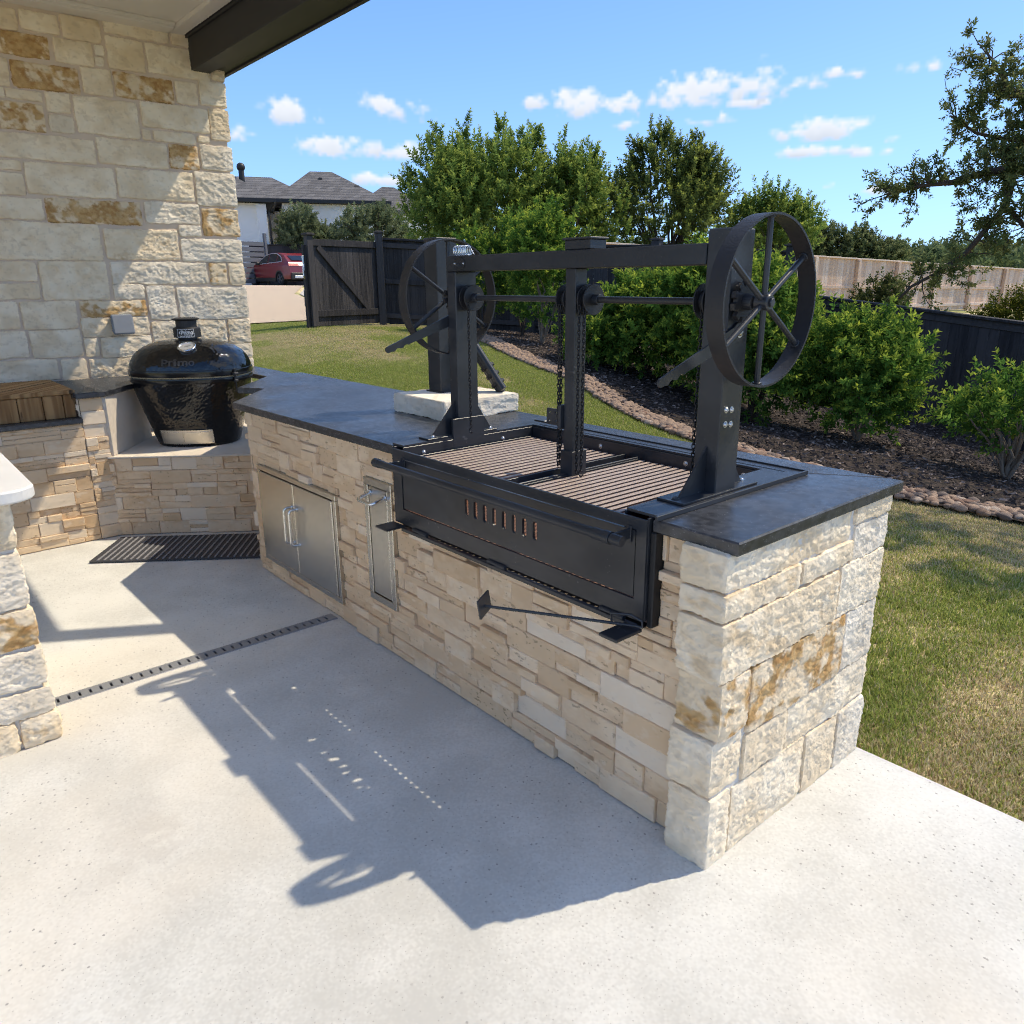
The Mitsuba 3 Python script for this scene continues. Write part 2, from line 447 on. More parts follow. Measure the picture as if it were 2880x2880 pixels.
def f_paletop(p, n, uv):
    a = fbm(p.x * 5 + 2 * p.y, p.y * 5, p.z * 5, 5)
    return mix(mix((.60, .585, .55), (.70, .69, .66), a), (.36, .35, .34), smoothstep(.58, .66, fbm(p.x * 3 + 7, p.y * 11, 0, 5)))


P = mikit.proc
scene['m_concrete'] = plain(P(f_concrete), .8, .25)
scene['m_travertine'] = bumped(plain(P(f_travertine), .75, .25), h_travertine, 1.0)
scene['m_limestone'] = bumped(plain(P(f_limestone), .85, .2), h_limestone, 1.0)
scene['m_granite'] = two({'type': 'principled', 'base_color': P(f_granite), 'roughness': P(r_granite), 'specular': .8})
scene['m_kamado'] = plain((.004, .0045, .006), .09, .6)
scene['m_kamado_smooth'] = plain((.005, .0055, .007), .14, .5)
scene['m_soil'] = plain(P(f_soil), .95, .1)
scene['m_mulch'] = plain(P(f_mulch), .9, .2)
scene['m_wood'] = bumped(plain(P(f_wood), .72, .3), h_wood, 1.0)
scene['m_shingle'] = plain(P(f_shingle), .9, .15)
scene['m_stucco'] = plain(P(f_stucco), .85, .2)
scene['m_plaster'] = plain(P(f_plaster), .85, .2)
scene['m_steel'] = plain(P(f_steelcol), .36, .5)
scene['m_cast'] = bumped(plain((.020, .020, .022), .45, .4), h_steel, 1.0, 5e-4)
scene['m_lettering'] = plain((.035, .037, .042), .18, .6)
scene['m_stainless'] = two({'type': 'roughconductor', 'material': 'none', 'specular_reflectance': rgb(.58, .565, .535), 'alpha': .13})
scene['m_chrome'] = two({'type': 'roughconductor', 'material': 'none', 'specular_reflectance': rgb(.78, .79, .80), 'alpha': .07})
scene['m_brushed'] = two({'type': 'roughconductor', 'material': 'none', 'specular_reflectance': rgb(.72, .69, .62), 'alpha': .25})
scene['m_paletop'] = plain(P(f_paletop), .35, .5)
scene['m_driveway'] = plain((.38, .305, .225), .9, .15)
scene['m_gravel'] = plain((.36, .33, .30), .95, .1)
scene['m_zinc'] = two({'type': 'roughconductor', 'material': 'none', 'specular_reflectance': rgb(.7, .7, .7), 'alpha': .2})
scene['m_grate'] = plain((.35, .275, .225), .5, .4)
scene['m_firebrick'] = plain((.46, .24, .165), .9, .2)
scene['m_ashfloor'] = plain((.30, .17, .125), .95, .1)
scene['m_soot'] = plain((.018, .017, .017), .8, .2)
scene['m_mortar'] = plain((.60, .50, .40), .95, .1)
scene['m_greymortar'] = plain((.20, .17, .14), .95, .1)
scene['m_whitemortar'] = plain((.60, .575, .53), .95, .1)
scene['m_mat'] = plain((.045, .047, .055), .6, .4)
scene['m_matrib'] = plain((.24, .24, .255), .55, .4)
scene['m_rubber'] = plain((.012, .012, .013), .55, .4)
scene['m_dark'] = plain((.01, .01, .011), .8, .2)
scene['m_soffit'] = plain((.62, .575, .51), .7, .25)
scene['m_blackpaint'] = plain((.022, .022, .023), .5, .4)
scene['m_drain'] = plain((.30, .31, .33), .45, .5, metallic=.4)
scene['m_outlet'] = plain((.20, .215, .24), .5, .4)
scene['m_whitepaint'] = plain((.78, .78, .77), .5, .4)
scene['m_gasket'] = plain((.42, .33, .20), .9, .2)
scene['m_glassdark'] = plain((.012, .014, .018), .08, .6)
scene['m_redpaint'] = plain((.15, .007, .012), .3, .5, clearcoat=1.0, clearcoat_gloss=.95)
scene['m_tyre'] = plain((.015, .015, .016), .8, .2)
scene['m_alloy'] = plain((.10, .10, .11), .35, .5, metallic=.7)
scene['m_redlens'] = plain((.42, .012, .014), .15, .6)
scene['m_silver'] = plain((.62, .63, .65), .35, .5, metallic=.6)
scene['m_greypaint'] = plain((.12, .13, .15), .6, .3)
scene['m_bark'] = plain((.085, .066, .052), .9, .15)
scene['m_palebark'] = plain((.24, .19, .145), .9, .15)
scene['m_leaf'] = {'type': 'principledthin', 'base_color': {'type': 'mesh_attribute', 'name': 'vertex_color'}, 'roughness': .2, 'diff_trans': 1.0, 'eta': 1.55}
scene['m_blade'] = {'type': 'principledthin', 'base_color': {'type': 'mesh_attribute', 'name': 'vertex_color'}, 'roughness': .55, 'diff_trans': 1.0, 'eta': 1.35}
scene['m_chip'] = two({'type': 'diffuse', 'reflectance': {'type': 'mesh_attribute', 'name': 'vertex_color'}})
for i, c in enumerate([(.212, .140, .098), (.272, .191, .136), (.170, .102, .072), (.323, .255, .200), (.136, .106, .089)]):
    scene[f'm_cobble_{i}'] = plain(c, .75, .25)
for i, c in enumerate([(.40, .27, .22), (.46, .38, .33), (.33, .30, .29)]):
    scene[f'm_fieldstone_{i}'] = plain(c, .85, .2)

# ================================================================ THE SETTING
_ctl = np.array([(-6, .9, -.03), (-3, .9, -.03), (0, .9, -.04), (3, .9, -.05), (6, 1, -.08), (-5, 2.0, .1), (-3, 2.2, .0), (0, 2.4, -.06), (3, 3, -.2), (6, 4, -.4), (-8.39, 6.02, .66), (-5.31, 4.96, .40), (-3.09, 4.2, .13), (-1.35, 4.2, .0), (-.5, 4.35, -.07), (2, 6, -.5), (5, 8, -.9),
                 (-11.88, 4.81, .76), (-12.22, 6.48, .74), (-14.31, 5.99, .78), (-14.85, 4.77, .75), (-9, 3.0, .42), (-12, 2.5, .62), (-2.61, 6.32, -.12), (-1.22, 6.19, -.24), (-3.96, 6.03, -.05), (-5.87, 6.47, .33), (-5.28, 11.25, -.5), (-2.23, 10.58, -.8), (0, 10, -1.0), (-9.1, 10.9, .42), (-10.94, 9.2, .5),
                 (-5.5, 19.5, .6), (-12.8, 20.5, .42), (-9, 16, .2), (-20, 10, .95), (-37.2, 16.1, 1.44), (-34, 12.7, 1.5), (-48, 20, 1.5), (-60, 20, 1.6), (-60, -10, 1.2), (-20, 38, 1.0), (-30, 50, 1.2), (-58, 136, 1.5), (0, 60, .2), (40, 60, -1), (40, 0, -1), (60, 140, 0), (-80, 80, 2), (-20, -20, 0), (20, -20, -.2), (-14, -3, .5), (-9, 0, .3), (90, 90, 0), (-90, 180, 1)], float)
_rbf = RBFInterpolator(_ctl[:, :2], _ctl[:, 2], kernel='linear', smoothing=.01)


def ground(x, y):
    x, y = np.atleast_1d(np.asarray(x, float)), np.atleast_1d(np.asarray(y, float))
    xc, yc = np.clip(x, -85, 85), np.clip(y, -25, 170)
    return _rbf(np.c_[xc.ravel(), yc.ravel()]).reshape(x.shape)


def gz(x, y): return float(ground(x, y)[0])


PATIO = sbox(-4.9, -9, 7.0, .80)
# terrain: a graded grid out to the horizon
gx = np.unique(np.concatenate([np.arange(-16, 8, .3), np.linspace(-90, -16, 60), np.linspace(8, 90, 40), [-1500, -700, -300, -150, 150, 300, 700, 1500]]))
gy = np.unique(np.concatenate([np.arange(-1, 13, .3), np.linspace(-25, -1, 12), np.linspace(13, 170, 80), [-1500, -600, -200, 250, 400, 800, 1500]]))
X, Y = np.meshgrid(gx, gy, indexing='ij')
Z = ground(X, Y)
inside = (X > -4.95) & (X < 7.1) & (Y < .78)
Z = np.where(inside, -.2, Z - .005)
i, j = np.meshgrid(np.arange(len(gx) - 1), np.arange(len(gy) - 1), indexing='ij')
a = (i * len(gy) + j).ravel()
tf = np.vstack([np.stack([a, a + len(gy), a + len(gy) + 1], 1), np.stack([a, a + len(gy) + 1, a + 1], 1)])
thing('ground', 'soil under the lawn and fields beyond the fences', 'ground', kind='structure')
put('ground', (np.stack([X, Y, Z], -1).reshape(-1, 3), tf), 'm_soil', True)

thing('patio', 'pale grey poured concrete patio slab with small dark pits and faint stains', 'patio', kind='structure')
_dr = sbox(-2.125, -1.6, -2.055, -.012)
pv = PATIO.difference(_dr)
put('patio', join([extrude(pv, -.14, 0)]), 'm_concrete')
thing('trench_drain', 'narrow grey slotted channel drain set across the concrete patio', 'drain')
slots = [sbox(-2.108, y, -2.072, y + .009) for y in np.arange(-1.58, -.03, .037)]
part('trench_drain', 'slotted_cover', extrude(sbox(-2.120, -1.598, -2.060, -.016).difference(unary_union(slots)), -.004, .004), 'm_drain')
part('trench_drain', 'channel', join([cbox(-2.124, -2.056, -1.599, -.013, -.13, -.08, .001)]), 'm_drain')
part('trench_drain', 'edge_trim', join([cbox(-2.1255, -2.1205, -1.6, -.013, -.1, .003, .001), cbox(-2.0595, -2.0545, -1.6, -.013, -.1, .003, .001)]), 'm_drain')

# mulch bed and stone border
EDGE = np.array([(-13.4, 8.3), (-11.0, 7.25), (-8.39, 6.02), (-6.8, 5.45), (-5.31, 4.96), (-4.1, 4.52), (-3.09, 4.2), (-1.9, 4.08), (-1.2, 4.1), (-.5, 4.32), (.6, 4.9), (2.2, 6.4), (4, 8)])
el = LineString(EDGE)
FENCE = [(-12.22, 6.48), (-10.94, 9.19), (-9.09, 10.94), (-6.45, 11.38), (-2.5, 10.5), (2.4, 9.4)]
bed = Polygon([tuple(p) for p in EDGE] + [(3.2, 9.2), (2.4, 9.4), (-2.5, 10.5), (-6.45, 11.38), (-9.09, 10.94), (-10.94, 9.19), (-12.22, 7.6)]).buffer(0)


def drape(poly, cell, dz):
    x0, y0, x1, y1 = poly.bounds
    xs, ys = np.arange(x0, x1 + cell, cell), np.arange(y0, y1 + cell, cell)
    ms = []
    for ix in range(len(xs) - 1):
        for iy in range(len(ys) - 1):
            g = poly.intersection(sbox(xs[ix], ys[iy], xs[ix + 1], ys[iy + 1]))
            for q in getattr(g, 'geoms', [g]):
                if q.is_empty or q.geom_type != 'Polygon' or q.area < 1e-5: continue
                v, f = trimesh.creation.triangulate_polygon(q, engine='earcut')
                ms.append((np.c_[v, np.zeros(len(v))], f))
    v, f = join(ms)
    v[:, 2] = ground(v[:, 0], v[:, 1]) + dz
    t = v[f]
    nz = np.cross(t[:, 1] - t[:, 0], t[:, 2] - t[:, 0])[:, 2]
    f[nz < 0] = f[nz < 0][:, ::-1]
    return v, f


thing('mulch_bed', 'dark brown planting bed along the black fence', 'planting bed', kind='structure')
put('mulch_bed', drape(bed, .5, .03), 'm_mulch')
# wood chips on it
n = 26000
bx0, by0, bx1, by1 = bed.bounds
pts = np.c_[R.uniform(bx0, min(bx1, 1.5), n * 2), R.uniform(by0, by1, n * 2)]
import shapely
pts = pts[shapely.contains_xy(bed, pts[:, 0], pts[:, 1])][:n]
zz = ground(pts[:, 0], pts[:, 1]) + .03
tet = np.array([[-1, -.35, 0], [1, -.3, .1], [.9, .35, 0], [-.9, .3, .1], [-.7, 0, .5], [.75, .05, .55]])
tetf = np.array([[0, 1, 5], [0, 5, 4], [1, 2, 5], [2, 3, 4], [2, 4, 5], [3, 0, 4]])
m = len(pts)
L = R.uniform(.012, .034, m); yaw = R.uniform(0, 2 * np.pi, m); pit = R.normal(0, .3, m)
v = tet[None] * np.stack([L, L * R.uniform(.5, .9, m), L * R.uniform(.5, 1, m)], -1)[:, None]
c, s = np.cos(pit)[:, None], np.sin(pit)[:, None]
v = np.stack([v[..., 0] * c - v[..., 2] * s, v[..., 1], v[..., 0] * s + v[..., 2] * c], -1)
c, s = np.cos(yaw)[:, None], np.sin(yaw)[:, None]
v = np.stack([v[..., 0] * c - v[..., 1] * s, v[..., 0] * s + v[..., 1] * c, v[..., 2]], -1) + np.c_[pts, zz][:, None]
f = (tetf[None] + 6 * np.arange(m)[:, None, None]).reshape(-1, 3)
pal = np.array([(.045, .038, .036), (.08, .065, .058), (.125, .098, .083), (.20, .16, .13), (.34, .275, .235)])
col = pal[R.choice(5, m, p=[.32, .29, .21, .12, .06])] * R.uniform(.7, 1.25, (m, 1))
thing('wood_chips', 'shredded dark bark mulch scattered over the planting bed', 'mulch', kind='stuff')
put('wood_chips', (v.reshape(-1, 3), f), 'm_chip', color=np.repeat(col, 6, 0))

thing('stone_border', 'curved edging strip of tan river stones between lawn and mulch', 'border', kind='structure')
strip = el.buffer(.17, cap_style=2)
put('stone_border', drape(strip, .5, .036), 'm_mulch')
ico = trimesh.creation.icosphere(2)
cob_shapes = []
for k in range(5):
    vv = np.array(ico.vertices)
    vv = vv * (1 + .5 * (meshkit.fbm(vv * 1.3 + k * 9, 2, k) - .5))[:, None]
    cob_shapes.append((vv, np.array(ico.faces)))
cob_ply = [[mikit.ply(cob_shapes[k], f'm_cobble_{i}', True) for i in range(5)] for k in range(3)]
cobs = []
Lb = el.length
for s_ in np.arange(0, Lb, .05):
    for o in (-.14, -.095, -.05, -.005, .04, .085, .13):
        q = el.interpolate(s_ + R.uniform(-.03, .03)); q2 = el.interpolate(min(s_ + .1, Lb)); tx, ty = q2.x - q.x, q2.y - q.y
        tl = math.hypot(tx, ty) or 1
        oo = o + R.uniform(-.02, .02)
        x, y = q.x - ty / tl * oo, q.y + tx / tl * oo
        if x > 1.6: continue
        r = R.uniform(.020, .043)
        cobs.append((x, y, r))
cobs.sort(key=lambda q: math.hypot(q[0] - CAM[0], q[1] - CAM[1]) / q[2] - (0 if q[0] > -9 else -50))
far_ms = []
cobz = ground([q[0] for q in cobs], [q[1] for q in cobs])
for k, (x, y, r) in enumerate(cobs):
    z = cobz[k] + .03 + r * .25
    sc = np.array([r * R.uniform(.9, 1.35), r * R.uniform(.7, 1.0), r * R.uniform(.55, .75)]); yw = R.uniform(0, 360)
    if k < 300:
        xf = T().translate([x, y, z]).rotate([0, 0, 1], yw).rotate([1, 0, 0], float(R.uniform(-15, 15))).scale(sc.tolist())
        part('stone_border', 'cobble', None, None, shape=cob_ply[R.integers(3)][R.choice(5, p=[.25, .28, .2, .15, .12])], xf=xf)
    else:
        far_ms.append(mv((np.array(cob_shapes[k % 5][0]) * sc, cob_shapes[k % 5][1]), (x, y, z), rz=math.radians(yw)))
part('stone_border', 'far_cobbles', join(far_ms), 'm_cobble_1', True, kind='stuff')

# lawn: patches of real blades, instanced
lawn = Polygon([(-13.8, 3.2), (-13.9, 8.2)] + [tuple(p) for p in EDGE[1:-1]] + [(3.2, 6.4), (3.8, .84), (-4.6, .84), (-5.2, .84), (-5.2, .4), (-9, -.6)]).difference(strip.buffer(-.02)).buffer(0)
rg = np.random.default_rng(11)


def grass_patch(n, size, hmean, pal, wt, seed):
    r = np.random.default_rng(seed)
    x = r.uniform(-size / 2, size / 2, n) + r.normal(0, .05, n); y = r.uniform(-size / 2, size / 2, n) + r.normal(0, .05, n)
    tuft = meshkit.noise(np.c_[x * 14, y * 14, np.full(n, seed * 1.0)], 4)
    h = hmean * r.uniform(.55, 1.25, n) * (.7 + .6 * tuft); az = r.uniform(0, 2 * np.pi, n); ln = r.uniform(.15, .8, n) * h; w = r.uniform(.0016, .0032, n)
    dx, dy = np.cos(az), np.sin(az)
    P0 = np.c_[x, y, np.full(n, -.008)]; S = np.c_[-dy, dx, np.zeros(n)] * w[:, None]; D = np.c_[dx, dy, np.zeros(n)]
    P1 = P0 + D * (ln * .35)[:, None] + np.c_[np.zeros(n), np.zeros(n), h * .6]; P2 = P0 + D * ln[:, None] + np.c_[np.zeros(n), np.zeros(n), h]
    v = np.stack([P0 - S, P0 + S, P1 - S * .8, P1 + S * .8, P2], 1)
    f = (np.array([[0, 1, 3], [0, 3, 2], [2, 3, 4]])[None] + 5 * np.arange(n)[:, None, None]).reshape(-1, 3)
    c = np.array(pal)[r.choice(len(pal), n, p=wt)] * r.uniform(.75, 1.25, (n, 1))
    cc = np.repeat(c, 5, 0)
    return mikit.ply((v.reshape(-1, 3), f), 'm_blade', color=cc)


GREEN, LIME, STRAW, BROWN = (.260, .325, .080), (.425, .455, .130), (.66, .575, .36), (.50, .395, .25)
MIX = [[.56, .36, .06, .02], [.36, .42, .17, .05], [.20, .32, .34, .14], [.10, .14, .46, .30]]
for k in range(4):
    for q in range(2):
        scene[f'turf_{k}_{q}'] = {'type': 'shapegroup', 'blades': grass_patch(4300, .5, (.034, .032, .028, .024)[k], [GREEN, LIME, STRAW, BROWN], MIX[k], 20 + k * 3 + q)}
thing('grass', 'short mown lawn of green grass with yellow dry patches', 'grass', kind='stuff')
lx0, ly0, lx1, ly1 = lawn.bounds
tiles = []
for x in np.arange(lx0, lx1, .44):
    for y in np.arange(ly0, ly1, .44):
        px, py = x + rg.uniform(-.04, .04), y + rg.uniform(-.04, .04)
        if lawn.buffer(-.17).contains(Point(px, py)): tiles.append((px, py))
# a row of tiles kept just inside each edge so that no bare strip is left
for ring in [lawn.buffer(-.24)]:
    for gpoly in getattr(ring, 'geoms', [ring]):
        for s_ in np.arange(0, gpoly.exterior.length, .3):
            q = gpoly.exterior.interpolate(s_); tiles.append((q.x, q.y))
tiles = np.array(tiles)
tz = ground(tiles[:, 0], tiles[:, 1]); tzx = ground(tiles[:, 0] + .2, tiles[:, 1]); tzy = ground(tiles[:, 0], tiles[:, 1] + .2)
dry = meshkit.fbm(np.c_[tiles[:, 0] * .55 + 3, tiles[:, 1] * .95 + 1, np.zeros(len(tiles))], 3, 2)
nearpatio = np.clip(1.25 - (tiles[:, 1] - .84) / 1.3, 0, 1) * (tiles[:, 0] > -.1)
for k, (x, y) in enumerate(tiles):
    t = .52 + 1.45 * (dry[k] - .5) + .60 * nearpatio[k] * (.55 + .9 * meshkit.noise(np.array([x * 1.3, y * 2.0, 4.0]), 3)) + rg.uniform(-.06, .06)
    kind = 0 if t < .43 else 1 if t < .53 else 2 if t < .63 else 3
    sx, sy = (tzx[k] - tz[k]) / .2, (tzy[k] - tz[k]) / .2
    M = np.eye(4); a = rg.choice([0, 1, 2, 3]) * np.pi / 2 + rg.uniform(-.12, .12)
    M[:3, :3] = np.array([[1, 0, 0], [0, 1, 0], [sx, sy, 1]]) @ np.array([[math.cos(a), -math.sin(a), 0], [math.sin(a), math.cos(a), 0], [0, 0, 1]])
    M[:3, 3] = [x, y, tz[k]]
    scene[f'grass__{k + 1:03d}'] = {'type': 'instance', 'group': {'type': 'ref', 'id': f'turf_{kind}_{rg.integers(2)}'}, 'to_world': T(M)}

thing('driveway', 'pale beige concrete driveway sloping up past the open gate', 'driveway', kind='structure')
put('driveway', drape(Polygon([(-14.2, 3.4), (-14.2, 6.9), (-17, 8.2), (-26, 11.2), (-33, 15.0), (-44, 21), (-48, 16), (-38, 11.4), (-26, 5.8), (-15.2, 2.4)]), 2.0, .03), 'm_driveway')
thing('gravel_bed', 'grey gravel verge beside the driveway under the red car', 'gravel', kind='structure')
put('gravel_bed', drape(Polygon([(-13.9, 6.6), (-17, 8.1), (-26, 11.4), (-33, 15.2), (-40, 19), (-36, 22), (-26, 17), (-16, 11), (-13.9, 9.5)]), 2.0, .025), 'm_gravel')
for k, (x, y, r) in enumerate([(-25.4, 12.2, .42), (-25.9, 12.9, .34), (-24.6, 12.4, .26), (-24.0, 12.5, .24)]):
    key = thing('field_stone', ['rounded grey boulder beside the driveway nearest the red car', 'tan boulder just behind the rounded grey boulder by the driveway', 'small brown stone at the driveway edge near the gate', 'small reddish stone closest to the open gate'][k], 'stone')
    put(key, mv((np.array(cob_shapes[k][0]) * [r, r * .8, r * .6], cob_shapes[k][1]), (x, y, gz(x, y) + r * .3)), f'm_fieldstone_{(2, 1, 0, 0)[k]}', True)

# ================================================================ HOUSE WALL, PATIO ROOF
HW = -4.85
WALLSTONES = "-0.49,-0.39,2.96,3.06,c;-0.36,-0.17,2.98,3.07,c;-0.14,0.06,2.97,3.08,y;0.10,0.48,3.04,3.12,c;0.51,0.64,3.04,3.14,c;-0.53,-0.24,2.83,2.94,o;-0.20,0.00,2.83,2.95,c;0.03,0.07,2.90,2.95,g;0.02,0.06,2.84,2.88,g;0.10,0.31,2.84,3.01,c;0.34,0.73,2.85,3.01,c;-0.53,-0.48,2.65,2.79,y;-0.45,-0.10,2.66,2.79,o;-0.07,0.09,2.67,2.81,c;0.12,0.47,2.68,2.81,o;0.50,0.63,2.69,2.81,c;0.66,0.83,2.70,2.84,c;0.76,0.85,2.87,2.99,y;-0.56,-0.52,2.59,2.63,c;-0.50,-0.32,2.59,2.63,c;-0.60,-0.33,2.42,2.56,o;-0.29,-0.17,2.54,2.64,c;-0.29,-0.17,2.43,2.51,g;-0.14,0.22,2.44,2.64,c;0.26,0.69,2.52,2.66,c;0.71,0.83,2.49,2.67,c;0.25,0.29,2.44,2.49,c;0.32,0.58,2.44,2.49,c;0.61,0.68,2.46,2.49,c;-0.63,-0.07,2.26,2.39,c;-0.04,0.38,2.27,2.41,c;0.41,0.59,2.28,2.42,o;0.62,0.83,2.29,2.43,g;-0.66,-0.50,2.19,2.23,c;-0.66,-0.50,2.05,2.16,c;-0.47,0.02,2.06,2.23,c;0.05,0.53,2.07,2.24,c;0.56,0.82,2.05,2.26,g;-0.69,-0.42,1.91,2.02,c;-0.39,0.16,1.90,2.03,o;0.20,0.55,1.92,2.04,g;0.58,0.82,1.85,2.02,o;-0.72,-0.12,1.67,1.88,c;-0.08,0.38,1.68,1.86,y;0.41,0.55,1.84,1.90,g;0.41,0.83,1.67,1.81,g;-0.75,-0.52,1.54,1.64,c;-0.49,-0.11,1.42,1.65,c;-0.07,0.56,1.52,1.65,g;0.59,0.70,1.51,1.65,o;0.73,0.83,1.51,1.65,c;-0.77,-0.52,1.43,1.51,c;-0.07,0.11,1.42,1.50,g;0.14,0.31,1.28,1.49,g;0.34,0.83,1.27,1.48,g;-0.79,-0.66,1.25,1.40,c;-0.63,-0.33,1.24,1.40,c;-0.29,0.11,1.31,1.40,o;-0.30,-0.10,1.18,1.29,y;-0.07,0.11,1.18,1.29,c;0.14,0.42,1.09,1.25,c;0.45,0.65,1.10,1.25,y;0.68,0.84,1.09,1.25,y;-0.82,-0.64,1.07,1.22,c;-0.61,-0.33,1.06,1.22,c;-0.30,-0.23,1.05,1.16,c;-0.20,0.11,1.04,1.16,c;-0.85,-0.49,0.92,1.04,c;-0.46,-0.32,0.90,1.03,c;-0.29,-0.03,0.89,1.02,y;0.00,0.30,0.88,1.01,c;0.14,0.46,0.98,1.07,c;0.49,0.84,0.98,1.07,c;0.33,0.84,0.83,0.96,g"
hw = thing('house_wall', 'tall house wall of cream and ochre split limestone blocks behind the black egg-shaped grill', 'wall')
part(hw, 'mortar_bed', cbox(HW - .35, HW - .003, -6.2, .815, 0, 3.3, .002), 'm_mortar')
KIND = {'c': 0, 'g': .33, 'y': .66, 'o': 1.0}
for k, row in enumerate(WALLSTONES.split(';')):
    y0, y1, z0, z1, kd = row.split(','); y0, y1, z0, z1 = float(y0), float(y1), float(z0), float(z1)
    y0 -= .006; y1 += .006; z0 -= .006; z1 += .006
    corner = y1 > .80
    if corner: y1 = .838
    m = rock(y1 - y0, .30 if corner else .09, z1 - z0, .0068 if y1 > -.2 else .011, .0175 if kd in 'gy' else .0145, k + 1, .008, 'front,left,right,top,bottom')
    # local front (-y) -> world +x ; local x -> world y
    v = m[0]; dep = .15 if corner else .045
    w = np.c_[HW + .009 - dep - v[:, 1], (y0 + y1) / 2 + v[:, 0], (z0 + z1) / 2 + v[:, 2]]
    part(hw, 'limestone_block', (w, m[1]), 'm_limestone', 40 if False else True, uv=const_uv(m, ((k * 37) % 101) / 101, KIND[kd]))
# the rest of the wall, beyond the left edge of the picture
far_rocks = []
yy = -.9
for zrow in np.arange(.02, 3.1, .2):
    y = -.86 - R.uniform(0, .1) if zrow > .85 else -.62
    while y > -3.2:
        w_ = R.uniform(.25, .6)
        m = rock(w_, .09, .175, .035, .012, int(R.integers(1, 999)), .015)
        v = m[0]; far_rocks.append((np.c_[HW + .006 - .045 - v[:, 1], y - w_ / 2 + v[:, 0], zrow + .0875 + v[:, 2]], m[1])); y -= w_ + .028
part(hw, 'far_blocks', join(far_rocks), 'm_limestone', True, uv=None, kind='stuff')

ob = thing('outlet_cover', 'grey weatherproof outlet cover on the stone wall left of the egg-shaped grill', 'outlet')
part(ob, 'box', cbox(HW, HW + .045, -.125, -.005, 1.195, 1.305, .006), 'm_outlet')
part(ob, 'lid', frame(cbox(-.068, .068, 0, .022, -.072, .06, .008), (HW + .047, -.065, 1.255), (0, 1, 0), (.985, 0, .17), (-.17, 0, .985)), 'm_outlet')

pr = thing('patio_roof', 'covered patio roof with pale soffit and black beam above the stone wall', 'roof')
part(pr, 'soffit', cbox(HW - .4, -1.85, -6.2, .615, 3.13, 3.2, .002), 'm_soffit')
part(pr, 'wall_trim', join([cbox(HW - .0, HW + .13, -6.2, .49, 3.095, 3.129, .003)]), 'm_soffit')
part(pr, 'wall_trim', cbox(HW + .131, HW + .155, -6.2, .49, 3.107, 3.129, .003), 'm_soffit')
part(pr, 'beam_trim', cbox(HW - .0, -1.85, .50, .59, 3.10, 3.129, .003), 'm_soffit')
part(pr, 'beam', join([cbox(HW - .0, -1.85, .612, .742, 2.895, 3.16, .004)]), 'm_blackpaint')
part(pr, 'beam_board', join([cbox(HW - .0, -1.85, .596, .611, 3.085, 3.131, .002)]), 'm_blackpaint')
part(pr, 'eave_soffit', join([cbox(HW - .3, -1.85, .743, .868, 2.925, 2.95, .002)]), 'm_blackpaint')
part(pr, 'fascia', join([cbox(HW - .3, -1.85, .869, .895, 2.912, 3.21, .003)]), 'm_blackpaint')
part(pr, 'roof_deck', (np.array([[HW - .6, .93, 3.215], [-1.83, .93, 3.215], [-1.83, -6.2, 4.4], [HW - .6, -6.2, 4.4], [HW - .6, .93, 3.25], [-1.83, .93, 3.25], [-1.83, -6.2, 4.44], [HW - .6, -6.2, 4.44]]),
                       np.array([[0, 1, 2], [0, 2, 3], [4, 6, 5], [4, 7, 6], [0, 5, 1], [0, 4, 5], [1, 6, 2], [1, 5, 6], [2, 7, 3], [2, 6, 7], [3, 4, 0], [3, 7, 4]])), 'm_shingle')
part(pr, 'added_shadow_bar', bar((-2.05, .60, 2.98), (-1.50, 1.50, 2.98), .11, .14, .003), 'm_blackpaint')  # unseen bar added overhead to cast a shadow band on the patio

# ================================================================ OUTDOOR KITCHEN
LEFT0, ZC0, ZC1 = -2.93, .885, .92
e_dir = np.array([.588, .809]); n_dir = np.array([.809, -.588])          # the corner nook's face and the way it looks
NA = np.array([-4.087, -.431])                                            # left end of the nook's face
NB = NA + e_dir * 1.07                                                    # right end, at the island's return


